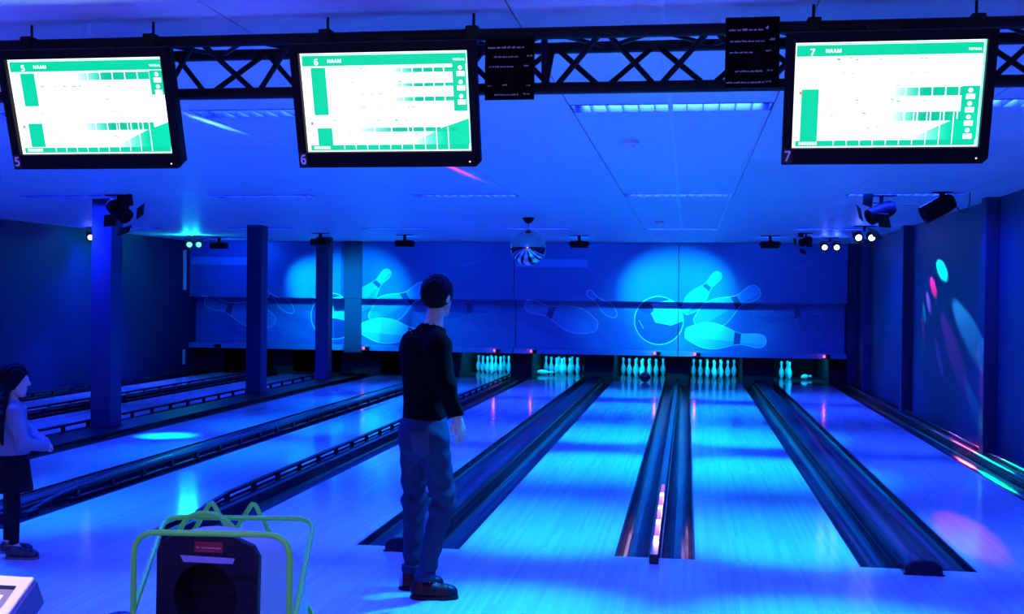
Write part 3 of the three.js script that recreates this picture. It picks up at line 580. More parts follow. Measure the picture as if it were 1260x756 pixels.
// ---------------------------------------------------------------- ball returns and console
function ballReturn(dx, label) {
  const t = thing('ball_return', label, 'ball return', null, V(-1.95 + dx, 0, -3.3));
  const o = V(-1.95, 0, -3.3), P = (x, y, d) => V(x, y, d).sub(o);
  const HB = [[-0.205, 0], [0.215, 0], [0.225, 0.70], [0.2, 0.745], [0.1, 0.785], [0, 0.795], [-0.1, 0.785], [-0.185, 0.75], [-0.2, 0.71]];
  const s = new THREE.Shape(HB.map((p) => new THREE.Vector2(...p))); const hole = new THREE.Path(); hole.absarc(0.005, 0.535, 0.13, 0, Math.PI * 2, true); s.holes.push(hole);
  mesh('front_panel', new THREE.ExtrudeGeometry(s, { depth: 0.03, bevelEnabled: true, bevelSize: 0.004, bevelThickness: 0.004, bevelSegments: 2, bevelOffset: -0.004, curveSegments: 40 }).translate(0, 0, 0.135), M.hood, t);
  mesh('ball_opening', new THREE.CylinderGeometry(0.132, 0.132, 0.14, 36, 1, true).rotateX(Math.PI / 2).translate(0.005, 0.535, 0.07), dull([0.012, 0.012, 0.013], { roughness: 0.55, side: THREE.DoubleSide }), t);
  mesh('opening_back', new THREE.CircleGeometry(0.135, 30).translate(0.005, 0.535, 0.003), M.hood, t);
  const back = [[-0.2, 0], [0.21, 0], [0.21, 0.66], [0.15, 0.73], [0, 0.75], [-0.13, 0.73], [-0.19, 0.68]];
  // shell lofted from the front outline to a lower back outline
  const F = HB, n = 40, ring = (Q) => { const sp = new THREE.CurvePath(); for (let i = 0; i < Q.length; i++) { const a = Q[i], b = Q[(i + 1) % Q.length]; sp.add(new THREE.LineCurve3(new THREE.Vector3(a[0], a[1], 0), new THREE.Vector3(b[0], b[1], 0))); } const r = []; for (let i = 0; i < n; i++) r.push(sp.getPoint(i / n)); return r; };
  const stations = [[0.135, 1, 1, 0], [0.0, 1.02, 0.99, 0], [-0.15, 1.03, 0.93, 0.02], [-0.3, 1.0, 0.8, 0.03], [-0.42, 0.9, 0.55, 0.03]], base = ring(F), pos = [], idx = [];
  stations.forEach(([z, sx, sy, ox]) => base.forEach((p) => pos.push(p.x * sx + ox, p.y * sy, z)));
  for (let k = 0; k + 1 < stations.length; k++) for (let i = 0; i < n; i++) { const a = k * n + i, b = k * n + (i + 1) % n; idx.push(a, a + n, b, b, a + n, b + n); }
  const sg = new THREE.BufferGeometry(); sg.setAttribute('position', new THREE.Float32BufferAttribute(pos, 3)); sg.setIndex(idx); sg.computeVertexNormals();
  const shell = mesh('shell', sg, M.shell, t); shell.material = std([0.5, 0.5, 0.52], { roughness: 0.45, side: THREE.DoubleSide });
  mesh('vent_panel', box(0.222, 0.232, 0.42, 0.62, 0.04, 0.2, 0.003), M.hood, t);
  const lab = canvas(256, 96, (c, w, h) => { c.fillStyle = 'rgb(150,22,14)'; c.fillRect(0, 0, w, h); c.fillStyle = 'rgb(225,190,170)'; for (let i = 0; i < 14; i++) if (i !== 2) c.fillRect(14 + i * 16, 48 + (i % 3) * 2, 11, 10); c.fillStyle = 'rgb(190,120,100)'; for (let i = 0; i < 8; i++) c.fillRect(60 + i * 16, 78, 9, 4); });
  mesh('red_label', new THREE.PlaneGeometry(0.118, 0.042).translate(0.02, 0.735, 0.171), std([1, 1, 1], { map: lab, roughness: 0.35 }), t);
  mesh('grey_strip', new THREE.ExtrudeGeometry(new THREE.Shape([[-0.115, 0.012], [0.115, 0.008], [0.105, -0.014], [-0.1, -0.014]].map((p) => new THREE.Vector2(...p))), { depth: 0.004, bevelEnabled: false }).translate(0.015, 0.687, 0.168), std([0.35, 0.35, 0.36], { roughness: 0.4 }), t);
  // green tube rack
  const G = (n2, pts, r, c = 0.07) => mesh(n2, pipe(pts.map((p) => P(...p)), r, 60, 10, c), M.green, t);
  G('front_loop', [[-2.085, 0.06, -3.8], [-2.079, 0.855, -3.8], [-1.48, 0.868, -3.8], [-1.48, 0.06, -3.8]], 0.0115, 0.085);
  G('rear_loop', [[-2.105, 0.56, -3.74], [-2.335, 0.752, -3.0], [-1.665, 0.762, -2.96], [-1.53, 0.5, -3.6]], 0.0115, 0.09);
  G('ball_guide', [[-2.345, 0.6, -2.72], [-2.228, 0.785, -2.75], [-2.095, 0.6, -2.78]], 0.011, 0.03);
  G('ball_guide', [[-2.15, 0.6, -2.72], [-2.025, 0.79, -2.75], [-1.735, 0.27, -2.75]], 0.011, 0.03);
  G('arched_guide', [[-2.27, 0.66, -3.05], [-2.2, 0.785, -3.05], [-2.06, 0.785, -3.05], [-1.95, 0.68, -3.05]], 0.011, 0.06);
  for (const [x, d] of [[-2.345, -2.72], [-1.735, -2.75]]) mesh('guide_leg', rod(P(x, 0.05, d), P(x, x < -2 ? 0.6 : 0.28, d), 0.011), M.green, t);
  mesh('tray', [box(-0.48, 0.46, 0.24, 0.28, -0.62, 0.12, 0.015).translate(0, 0, 0.0)], M.hood, t).position.z = 0.0;
  mesh('foot', box(-0.3, 0.3, 0, 0.24, -0.5, 0.05, 0.02), M.hood, t);
  return t;
}
ballReturn(0, 'black hooded ball return with green tube rack before the man');
tag(mesh('bowling_ball', new THREE.SphereGeometry(0.108, 40, 24).translate(0, 0.108, 0), M.ballBlue), 'dark blue bowling ball resting on the ball return tray', 'bowling ball').position.copy(V(-2.236, 0.281, -3.6));
{
  const t = thing('score_console', 'beige score console with a small display at the frame corner', 'console', null, V(-1.98, 0, -5.0));
  mesh('pedestal', box(-0.06, 0.06, 0.02, 0.84, -0.05, 0.05, 0.01), M.hood, t);
  mesh('foot', new THREE.CylinderGeometry(0.2, 0.22, 0.02, 28).translate(0, 0.01, 0), M.hood, t);
  const top = new THREE.Group(); top.name = 'console_head'; top.position.set(0, 0.86, 0); top.rotation.set(0.5, 0, 0); t.add(top);
  mesh('case', new RoundedBoxGeometry(0.36, 0.09, 0.26, 3, 0.012), std([0.06, 0.08, 0.2], { roughness: 0.5 }), top);
  mesh('face_plate', new RoundedBoxGeometry(0.35, 0.012, 0.25, 2, 0.005).translate(0, 0.048, 0), M.beige, top);
  const tx = canvas(256, 160, (c, w, h) => { c.fillStyle = 'rgb(120,112,95)'; c.fillRect(0, 0, w, h); c.fillStyle = 'rgb(20,20,18)'; c.fillRect(0, 0, w, 14); c.fillStyle = 'rgb(235,235,225)'; for (let r = 0; r < 4; r++) for (let k = 0; k < 9; k++) c.fillRect(14 + k * 26, 34 + r * 30, 18, 16); });
  mesh('display_screen', new THREE.PlaneGeometry(0.29, 0.17).rotateX(-Math.PI / 2).translate(0, 0.0552, 0.0), std([1, 1, 1], { map: tx, emissive: 0xffffff, emissiveMap: tx, emissiveIntensity: 0.35, roughness: 0.3 }), top);
}

// ---------------------------------------------------------------- people
// distance fields in plan coordinates (x, y, d), meshed by surface nets
function surface(f, lo, hi, cell) {
  const n = [0, 1, 2].map((k) => Math.ceil((hi[k] - lo[k]) / cell) + 1), [nx, ny, nz] = n, val = new Float32Array(nx * ny * nz);
  for (let k = 0, i = 0; k < nz; k++) for (let j = 0; j < ny; j++) for (let a = 0; a < nx; a++, i++) val[i] = f(lo[0] + a * cell, lo[1] + j * cell, lo[2] + k * cell);
  const at = new Int32Array(nx * ny * nz).fill(-1), pos = [], idx = [], id = (a, j, k) => a + nx * (j + ny * k);
  const C = []; for (let m = 0; m < 8; m++) C.push([m & 1, (m >> 1) & 1, m >> 2]);
  const E = []; for (let a = 0; a < 8; a++) for (const b of [1, 2, 4]) if (!(a & b)) E.push([a, a | b]);
  for (let k = 0; k < nz - 1; k++) for (let j = 0; j < ny - 1; j++) for (let a = 0; a < nx - 1; a++) {
    let mask = 0; const g = [];
    for (let m = 0; m < 8; m++) { const v = val[id(a + C[m][0], j + C[m][1], k + C[m][2])]; g.push(v); if (v < 0) mask |= 1 << m; }
    if (mask === 0 || mask === 255) continue;
    let x = 0, y = 0, z = 0, c = 0;
    for (const [p, q] of E) if ((g[p] < 0) !== (g[q] < 0)) { const t = g[p] / (g[p] - g[q]); x += C[p][0] + t * (C[q][0] - C[p][0]); y += C[p][1] + t * (C[q][1] - C[p][1]); z += C[p][2] + t * (C[q][2] - C[p][2]); c++; }
    at[id(a, j, k)] = pos.length / 3;
    pos.push(lo[0] + (a + x / c) * cell, lo[1] + (j + y / c) * cell, -(lo[2] + (k + z / c) * cell));
  }
  const quad = (a, b, c, d, flip) => { if (a < 0 || b < 0 || c < 0 || d < 0) return; if (flip) idx.push(a, c, b, a, d, c); else idx.push(a, b, c, a, c, d); };
  for (let k = 1; k < nz - 1; k++) for (let j = 1; j < ny - 1; j++) for (let a = 1; a < nx - 1; a++) {
    const v = val[id(a, j, k)] < 0;
    if (v !== val[id(a + 1, j, k)] < 0) quad(at[id(a, j - 1, k - 1)], at[id(a, j, k - 1)], at[id(a, j, k)], at[id(a, j - 1, k)], v);
    if (v !== val[id(a, j + 1, k)] < 0) quad(at[id(a - 1, j, k - 1)], at[id(a - 1, j, k)], at[id(a, j, k)], at[id(a, j, k - 1)], v);
    if (v !== val[id(a, j, k + 1)] < 0) quad(at[id(a - 1, j - 1, k)], at[id(a, j - 1, k)], at[id(a, j, k)], at[id(a - 1, j, k)], v);
  }
  const geo = new THREE.BufferGeometry(); geo.setAttribute('position', new THREE.Float32BufferAttribute(pos, 3)); geo.setIndex(idx); geo.computeVertexNormals();
  return geo;
}
const cap = (a, b, ra, rb) => { const vx = b[0] - a[0], vy = b[1] - a[1], vz = b[2] - a[2], l2 = vx * vx + vy * vy + vz * vz || 1e-9; return (x, y, z) => { const px = x - a[0], py = y - a[1], pz = z - a[2]; let t = (px * vx + py * vy + pz * vz) / l2; t = t < 0 ? 0 : t > 1 ? 1 : t; const dx = px - t * vx, dy = py - t * vy, dz = pz - t * vz; return Math.sqrt(dx * dx + dy * dy + dz * dz) - (ra + t * (rb - ra)); }; };
const ell = (c, r) => (x, y, z) => { const a = (x - c[0]) / r[0], b = (y - c[1]) / r[1], e = (z - c[2]) / r[2], k = Math.sqrt(a * a + b * b + e * e); return (k - 1) * Math.min(...r); };
const smin = (a, b, k) => { const h = Math.max(k - Math.abs(a - b), 0) / k; return Math.min(a, b) - h * h * k * 0.25; };
const blend = (k, ...fs) => (x, y, z) => { let v = fs[0](x, y, z); for (let i = 1; i < fs.length; i++) v = smin(v, fs[i](x, y, z), k); return v; };
// a field in the body's own axes (right, up, forward) about a centre
const local = (c, f, fn, s = 1) => { const l = Math.hypot(f[0], f[1]), fx = f[0] / l, fz = f[1] / l; return (x, y, z) => { const px = x - c[0], pz = z - c[2]; return s * fn((px * fz - pz * fx) / s, (y - c[1]) / s, (px * fx + pz * fz) / s); }; };
const headField = blend(0.03, ell([0, 0.02, -0.008], [0.076, 0.096, 0.096]), ell([0, -0.045, 0.022], [0.056, 0.068, 0.062]), cap([0, 0.004, 0.088], [0, -0.026, 0.107], 0.007, 0.011), cap([-0.034, 0.02, 0.078], [0.034, 0.02, 0.078], 0.01, 0.01), ell([0, -0.098, 0.062], [0.024, 0.02, 0.022]));
const faceField = (x, y, z) => {
  let v = headField(x, y, z);
  v = smin(v, ell([0, -0.06, 0.082], [0.025, 0.008, 0.012])(x, y, z), 0.006); v = smin(v, ell([0, -0.073, 0.08], [0.02, 0.008, 0.011])(x, y, z), 0.006);
  for (const s of [-1, 1]) { v = -smin(-v, Math.hypot(x - s * 0.032, y + 0.002, z - 0.098) - 0.014 > 0 ? Math.hypot(x - s * 0.032, y + 0.002, z - 0.098) - 0.014 : Math.hypot(x - s * 0.032, y + 0.002, z - 0.098) - 0.014, 0.008); v = smin(v, ell([s * 0.078, -0.012, -0.008], [0.01, 0.03, 0.018])(x, y, z), 0.01); }
  return v;
};
// a hanging hand in its own axes: y runs from the wrist (0) down the fingers (negative), x across the palm (thumb on +x), z out of the back of the hand
function handField(curl) {
  const fs = [cap([0, 0.03, 0], [0, -0.01, 0], 0.026, 0.026), cap([0.016, -0.02, 0], [0.022, -0.075, 0], 0.017, 0.014), cap([-0.016, -0.02, 0], [-0.022, -0.07, 0], 0.017, 0.013), cap([0, -0.02, 0], [0, -0.078, 0], 0.017, 0.015)];
  const palm = blend(0.012, ...fs);
  const out = [palm];
  [[0.027, 0.072, 0.0085], [0.009, 0.08, 0.009], [-0.009, 0.074, 0.0085], [-0.025, 0.058, 0.0075]].forEach(([x, len, r], i) => {
    const a = [x, -0.075 + Math.abs(i - 1) * 0.004, 0], c1 = curl * 0.5, c2 = curl * 1.1, c3 = curl * 1.6;
    const b = [x * 1.12, a[1] - Math.cos(c1) * len * 0.45, a[2] - Math.sin(c1) * len * 0.45], d = [x * 1.15, b[1] - Math.cos(c2) * len * 0.32, b[2] - Math.sin(c2) * len * 0.32], e = [x * 1.15, d[1] - Math.cos(c3) * len * 0.24, d[2] - Math.sin(c3) * len * 0.24];
    out.push(blend(0.004, cap(a, b, r, r * 0.95), cap(b, d, r * 0.95, r * 0.88), cap(d, e, r * 0.88, r * 0.75)));
  });
  out.push(blend(0.006, cap([0.02, -0.02, -0.004], [0.042, -0.05, -0.014], 0.014, 0.011), cap([0.042, -0.05, -0.014], [0.046, -0.082, -0.022], 0.011, 0.008)));
  return (x, y, z) => { let v = out[0](x, y, z); for (let i = 1; i < out.length; i++) v = smin(v, out[i](x, y, z), 0.005); return v; };
}
function placed(g, c, f, s = 1) {                                     // local (right, up, forward) geometry to plan axes
  const l = Math.hypot(...f), F = new THREE.Vector3(f[0] / l, 0, -f[1] / l), U = new THREE.Vector3(0, 1, 0), R = F.clone().cross(U);
  return g.applyMatrix4(new THREE.Matrix4().makeBasis(R, U, F.clone().negate()).setPosition(V(...c)).scale(new THREE.Vector3(s, s, s)));
}
function handGeo(wrist, dir, back, mirror, s, curl = 0.5) {           // dir: wrist to fingers, back: out of the back of the hand (plan axes)
  const g = surface(handField(curl), [-0.05, -0.175, -0.1], [0.07, 0.065, 0.04], 0.0032);
  if (mirror) { g.scale(-1, 1, 1); const i = g.index.array; for (let k = 0; k < i.length; k += 3) { const t = i[k]; i[k] = i[k + 1]; i[k + 1] = t; } }
  // surface() stored three's z = -d, so the back of the hand is three's -z in these axes
  const Y = V(...dir).normalize().negate(), Bk = V(...back), Z = Bk.clone().sub(Y.clone().multiplyScalar(Bk.dot(Y))).normalize().negate(), X = Y.clone().cross(Z);
  return g.applyMatrix4(new THREE.Matrix4().makeBasis(X, Y, Z).setPosition(V(...wrist)).scale(new THREE.Vector3(s, s, s)));
}
function shoeParts(t, heel, toe, mats, s = 1) {
  const dx = toe[0] - heel[0], dz = toe[2] - heel[2], l = Math.hypot(dx, dz), f = [dx / l, dz / l], c = [(heel[0] + toe[0]) / 2, 0, (heel[2] + toe[2]) / 2], k = l / 0.28;
  // own axes: right, up, forward (heel at -0.14, toe at 0.14)
  const up = blend(0.03, cap([0, 0.05, -0.095], [0, 0.05, -0.02], 0.042, 0.044), cap([0, 0.045, -0.02], [0.004, 0.036, 0.085], 0.045, 0.04), cap([0.004, 0.034, 0.06], [0.006, 0.03, 0.1], 0.042, 0.034), cap([0, 0.06, -0.085], [0, 0.1, -0.075], 0.036, 0.036));
  const upper = (x, y, z) => Math.max(up(x, y, z), 0.018 - y, y - 0.108 + z * 0.08);
  const sole = (x, y, z) => Math.max(up(x, 0.034, z) - 0.006, y - 0.02, 0.0005 - y, -(Math.max(Math.abs(z + 0.01) - 0.03, y - 0.006)));
  const g = (fn, lo, hi) => placed(surfaceLocal(fn, lo, hi, 0.0045), c, f, k);
  mesh('shoe', g(upper, [-0.07, 0, -0.16], [0.07, 0.13, 0.16]), mats[0], t);
  const so = mesh('shoe_sole', g(sole, [-0.07, -0.006, -0.16], [0.07, 0.03, 0.16]), mats[1], t);
  mesh('toe_cap', g((x, y, z) => Math.max(upper(x, y, z) - 0.0022, 0.075 - z + x * 0.1), [-0.07, 0, -0.16], [0.07, 0.13, 0.16]), mats[2], t);
  mesh('heel_tab', g((x, y, z) => Math.max(upper(x, y, z) - 0.0022, z + 0.118), [-0.07, 0, -0.16], [0.07, 0.13, 0.16]), mats[3], t);
  const laces = [];
  for (let i = 0; i < 5; i++) { const z = -0.005 + i * 0.017, y = 0.096 - i * 0.005; laces.push(new THREE.TorusGeometry(0.026, 0.0034, 6, 14, Math.PI).translate(0, y - 0.026, -z)); }
  mesh('laces', placed(merge(laces), c, f, k), mats[4], t);
}
const surfaceLocal = (fn, lo, hi, cell) => surface(fn, lo, hi, cell);   // forward is stored along three's -z, as placed() expects
const skin = std([0.5, 0.33, 0.26], { roughness: 0.55 });
const hairDark = dull([0.004, 0.003, 0.003], { roughness: 0.7, specularIntensity: 0.2 });
const weave = canvas(256, 256, (c, w, h) => { c.fillStyle = 'rgb(128,128,128)'; c.fillRect(0, 0, w, h); for (let i = 0; i < 5000; i++) { const k = 90 + rnd() * 80; c.fillStyle = `rgba(${k},${k},${k},0.5)`; c.fillRect(rnd() * w, rnd() * h, 1, 3); } }, false, true);
function person(label, pos) { const t = thing('person', label, 'person', null, V(...pos)); const o = V(...pos).negate(); t.userData.off = undefined; return [t, (g) => g.translate(o.x, o.y, o.z)]; }

{ // man standing on the approach, seen from behind
  const base = [-1.57, 0, -1.2], [t, home] = person('man in a dark sweater and blue jeans standing before the lanes', base);
  const ft = [0.78, 0.62], pel = [-1.575, 0.95, -1.215], che = [-1.585, 1.34, -1.2];
  const shR = [-1.478, 1.455, -1.325], elR = [-1.415, 1.225, -1.4], wrR = [-1.36, 1.045, -1.345], shL = [-1.685, 1.455, -1.065], elL = [-1.7, 1.22, -0.98], wrL = [-1.6, 1.12, -0.86];
  const hiR = [-1.512, 0.9, -1.285], knR = [-1.452, 0.565, -1.25], anR = [-1.55, 0.1, -1.305], hiL = [-1.65, 0.9, -1.145], knL = [-1.67, 0.5, -1.07], anL = [-1.668, 0.1, -1.115];
  const hc = [-1.512, 1.74, -1.185], hf = [0.42, 0.9];
  // torso: stacked ellipses in the torso's own axes
  const torso = (e) => local(che, ft, (x, y, z) => {
    const w = 0.158 + e + 0.022 * Math.exp(-Math.pow((y - 0.08) / 0.11, 2)) - 0.014 * Math.exp(-Math.pow((y + 0.2) / 0.09, 2)), dd = 0.107 + e + 0.012 * Math.exp(-Math.pow((y - 0.05) / 0.12, 2));
    const k = Math.hypot(x / w, (z + 0.012 * Math.exp(-Math.pow((y - 0.08) / 0.14, 2))) / dd); return Math.max((k - 1) * dd, (y - 0.2 + Math.abs(x) * 0.75) * 0.8, -0.46 - y);
  });
  const pelvis = (e) => local(pel, [0.7, 0.72], ell([0, -0.02, -0.012], [0.168 + e, 0.16 + e, 0.128 + e]));
  const arm = (s, el, w, e) => blend(0.02, cap(s, el, 0.06 + e, 0.046 + e), cap(el, w, 0.046 + e, 0.031 + e));
  const leg = (h, k, a, e) => blend(0.03, cap(h, k, 0.082 + e, 0.055 + e), cap(k, a, 0.055 + e, 0.038 + e));
  const neckA = [-1.545, 1.5, -1.21], neckB = [-1.52, 1.66, -1.195];
  const traps = (e) => blend(0.04, cap(shL, [-1.555, 1.515, -1.2], 0.056 + e, 0.066 + e), cap(shR, [-1.54, 1.515, -1.215], 0.056 + e, 0.066 + e));
  const bodyF = blend(0.035, torso(-0.014), pelvis(-0.016), traps(-0.008), cap(neckA, neckB, 0.056, 0.05), arm(shR, elR, wrR, -0.006), arm(shL, elL, wrL, -0.006), leg(hiR, knR, anR, -0.012), leg(hiL, knL, anL, -0.012), cap(anR, [-1.5, 0.045, -1.295], 0.035, 0.03), cap(anL, [-1.63, 0.045, -1.1], 0.035, 0.03));
  const body = surface(bodyF, [-1.95, 0.0, -1.6], [-1.2, 1.7, -0.72], 0.0125);
  const head = placed(surfaceLocal(faceField, [-0.1, -0.13, -0.12], [0.1, 0.13, 0.13], 0.004), hc, hf);
  const hand = handGeo(wrR, [0.045, -0.17, 0.02], [0.75, 0.1, -0.65], false, 1.04, 0.55), handL = handGeo(wrL, [0.5, 0.1, 0.9], [-0.6, 0.5, 0.4], true, 1.04, 0.5);
  mesh('body', home(merge([body, head, hand, handL])), skin, t);
  for (const s of [-1, 1]) mesh('eye', home(placed(new THREE.SphereGeometry(0.0115, 12, 8).translate(s * 0.032, -0.002, -0.082), hc, hf)), std([0.5, 0.5, 0.5], { roughness: 0.2 }), t);
  const hair = (x, y, z) => Math.max(ell([0, 0.024, -0.012], [0.088, 0.107, 0.11])(x, y, z) + 0.002 * Math.sin(x * 190) * Math.sin(z * 170), -(y * 0.84 - z * 0.54 + 0.045));
  mesh('hair', home(placed(surfaceLocal(hair, [-0.12, -0.14, -0.15], [0.12, 0.16, 0.13], 0.005), hc, hf)), hairDark, t);
  const folds = (x, y, z) => 0.0035 * Math.sin(y * 42 + x * 25 + 2 * Math.sin(z * 19)) * Math.sin(x * 21 - z * 17);
  const swF = blend(0.035, torso(0.008), traps(0.012), arm(shR, elR, wrR, 0.012), arm(shL, elL, wrL, 0.012));
  const sweater = (x, y, z) => Math.max(swF(x, y, z) + folds(x, y, z), 0.995 - y, -(cap(neckA, neckB, 0.062, 0.062)(x, y, z)), (x - wrR[0]) * 0.2 - (y - wrR[1] - 0.012) * 0.98 - (x > -1.46 && y < 1.2 ? 0 : 9));
  mesh('sweater', home(surface(sweater, [-1.97, 0.96, -1.6], [-1.2, 1.62, -0.72], 0.0105)), dull([0.002, 0.001, 0.0025], { roughness: 1, specularIntensity: 0.12, bumpMap: weave, bumpScale: 0.001 }), t);
  const jf = (x, y, z) => 0.007 * Math.sin(y * 60 + 5 * x + 1.5 * Math.sin(z * 25 + x * 20)) * (Math.exp(-Math.pow((y - 0.56) / 0.09, 2)) + Math.exp(-Math.pow((y - 0.13) / 0.07, 2)) + 0.35);
  const jeF = blend(0.03, pelvis(0.006), leg(hiR, knR, [-1.548, 0.12, -1.305], 0.014), leg(hiL, knL, [-1.668, 0.12, -1.115], 0.014), cap([-1.575, 0.96, -1.215], [-1.578, 1.03, -1.21], 0.13, 0.125));
  const cuffs = (x, y, z) => Math.max(Math.min(Math.hypot(x + 1.546, z + 1.304), Math.hypot(x + 1.668, z + 1.115)) - 0.062, Math.abs(y - 0.125) - 0.022);
  const jeans = (x, y, z) => Math.max(smin(jeF(x, y, z) + jf(x, y, z), cuffs(x, y, z), 0.008), y - 1.03, 0.1 - y);
  const denim = dull([0.018, 0.026, 0.06], { roughness: 0.95, specularIntensity: 0.2, bumpMap: weave, bumpScale: 0.001 });
  mesh('jeans', home(surface(jeans, [-1.85, 0.06, -1.5], [-1.28, 1.06, -0.92], 0.0095)), denim, t);
  // seat pocket laid on the jeans: a curved patch with its stitching
  const cast = (x, y) => { let z = -1.6; for (let i = 0; i < 60; i++) { const v = jeans(x, y, z); if (v < 0.0005) break; z += Math.max(v * 0.8, 0.0008); if (z > -1) return null; } return z; };
  const pk = [], pi = [], nu = 12;
  for (let j = 0; j <= nu; j++) for (let i = 0; i <= nu; i++) { const u = i / nu, v = j / nu, x = -1.63 + u * 0.115 + v * 0.01, y = 0.965 - v * (0.125 + 0.03 * (1 - Math.abs(2 * u - 1))) + u * 0.006; const z = cast(x, y) ?? -1.3; pk.push(x, y, -(z - 0.0035)); if (i < nu && j < nu) { const a = j * (nu + 1) + i; pi.push(a, a + nu + 1, a + 1, a + 1, a + nu + 1, a + nu + 2); } }
  const pg = new THREE.BufferGeometry(); pg.setAttribute('position', new THREE.Float32BufferAttribute(pk, 3)); pg.setIndex(pi); pg.computeVertexNormals();
  mesh('back_pocket', home(pg), std([0.022, 0.03, 0.066], { roughness: 0.9, side: THREE.DoubleSide }), t);
  const rim = []; const at = (i, j) => { const a = (j * (nu + 1) + i) * 3; return new THREE.Vector3(pk[a], pk[a + 1], pk[a + 2] + 0.001); };
  for (let i = 0; i <= nu; i++) rim.push(at(i, 0)); for (let j = 1; j <= nu; j++) rim.push(at(nu, j)); for (let i = nu - 1; i >= 0; i--) rim.push(at(i, nu)); for (let j = nu - 1; j > 0; j--) rim.push(at(0, j));
  mesh('pocket_stitching', home(new THREE.TubeGeometry(new THREE.CatmullRomCurve3(rim, true), 120, 0.0016, 5, true)), std([0.012, 0.014, 0.03], { roughness: 0.9 }), t);
  const maroon = dull([0.06, 0.004, 0.008], { roughness: 0.5 }), navy = dull([0.006, 0.007, 0.02], { roughness: 0.45 }), pale = std([0.3, 0.3, 0.32], { roughness: 0.4 });
  const tmp = new THREE.Group();
  shoeParts(tmp, [-1.628, 0, -1.325], [-1.358, 0, -1.27], [maroon, navy, navy, navy, pale]);
  shoeParts(tmp, [-1.742, 0, -1.14], [-1.485, 0, -1.06], [maroon, navy, navy, pale, pale]);
  for (const c of [...tmp.children]) { home(c.geometry); t.add(c); }
  const sock = (a) => home(surface(cap([a[0], 0.06, a[2]], [a[0], 0.13, a[2]], 0.043, 0.042), [a[0] - 0.06, 0.0, a[2] - 0.06], [a[0] + 0.06, 0.19, a[2] + 0.06], 0.006));
  mesh('sock', sock(anR), M.matt, t); mesh('sock', sock(anL), M.matt, t);
}
{ // girl at the frame edge
  const base = [-4.45, 0, -0.78], [t, home] = person('girl with long dark hair, grey top and black skirt', base);
  const ft = [0.85, 0.5], k = 0.84, hc = [-4.447, 1.155, -0.78], hf = [0.93, 0.36];
  const che = [-4.46, 0.88, -0.78];
  const shR = [-4.375, 0.955, -0.885], elR = [-4.275, 0.76, -0.93], wrR = [-4.215, 0.73, -0.79], shL = [-4.53, 0.955, -0.685], elL = [-4.42, 0.77, -0.6], wrL = [-4.27, 0.745, -0.7];
  const hiR = [-4.42, 0.62, -0.84], knR = [-4.405, 0.34, -0.845], anR = [-4.392, 0.085, -0.845], hiL = [-4.49, 0.62, -0.72], knL = [-4.5, 0.34, -0.71], anL = [-4.525, 0.085, -0.7];
  const torso = (e) => local(che, ft, (x, y, z) => { const w = 0.118 + e, dd = 0.082 + e; return Math.max((Math.hypot(x / w, z / dd) - 1) * dd, y - 0.11 + Math.abs(x) * 0.3, -0.26 - y); });
  const pelvis = (e) => local([-4.455, 0.66, -0.78], ft, ell([0, 0, 0], [0.125 + e, 0.13 + e, 0.1 + e]));
  const arm = (s, el, w, e) => blend(0.02, cap(s, el, 0.038 + e, 0.031 + e), cap(el, w, 0.031 + e, 0.022 + e));
  const leg = (h, kn, a, e) => blend(0.02, cap(h, kn, 0.064 + e, 0.046 + e), cap(kn, a, 0.048 + e, 0.031 + e));
  const traps = (e) => blend(0.03, cap(shL, [-4.455, 0.99, -0.785], 0.036 + e, 0.045 + e), cap(shR, [-4.455, 0.99, -0.785], 0.036 + e, 0.045 + e));
  const neck = cap([-4.46, 0.97, -0.785], [-4.452, 1.08, -0.78], 0.042, 0.04);
  const body = surface(blend(0.03, torso(-0.012), pelvis(-0.012), traps(-0.008), neck, arm(shR, elR, wrR, -0.004), arm(shL, elL, wrL, -0.004), leg(hiR, knR, anR, -0.01), leg(hiL, knL, anL, -0.01), cap(anR, [-4.35, 0.04, -0.835], 0.028, 0.024), cap(anL, [-4.485, 0.04, -0.69], 0.028, 0.024)), [-4.75, 0, -1.1], [-4.1, 1.12, -0.45], 0.0115);
  const head = placed(surfaceLocal(faceField, [-0.1, -0.13, -0.12], [0.1, 0.13, 0.13], 0.004), hc, hf, 0.93);
  const h1 = handGeo(wrR, [0.1, -0.02, 0.9], [0.8, 0.5, -0.2], false, 0.75, 0.7), h2 = handGeo(wrL, [0.5, -0.1, -0.8], [0.6, 0.6, 0.3], true, 0.75, 0.7);
  mesh('body', home(merge([body, head, h1, h2])), skin, t);
  for (const s of [-1, 1]) mesh('eye', home(placed(new THREE.SphereGeometry(0.0115, 12, 8).translate(s * 0.032, -0.002, -0.082), hc, hf, 0.93)), std([0.3, 0.3, 0.3], { roughness: 0.2 }), t);
  const hairF = blend(0.025, (x, y, z) => Math.max(ell([0, 0.022, -0.014], [0.092, 0.108, 0.112])(x, y, z), -(y * 0.56 - z * 0.83 + 0.052)), cap([0, 0.0, -0.085], [0.015, -0.18, -0.125], 0.072, 0.065), cap([0.015, -0.18, -0.125], [0.04, -0.4, -0.125], 0.065, 0.03), cap([0.07, -0.02, -0.03], [0.12, -0.13, -0.05], 0.034, 0.036), cap([0.12, -0.13, -0.05], [0.185, -0.23, -0.05], 0.036, 0.03), cap([0.185, -0.23, -0.05], [0.19, -0.42, -0.03], 0.03, 0.01), cap([-0.07, -0.02, -0.03], [-0.085, -0.24, -0.06], 0.03, 0.02));
  const hair = (x, y, z) => hairF(x, y, z) + 0.0025 * Math.sin(x * 260 + z * 140);
  mesh('hair', home(placed(surfaceLocal(hair, [-0.14, -0.46, -0.24], [0.24, 0.15, 0.11], 0.005), hc, hf, 0.95)), hairDark, t);
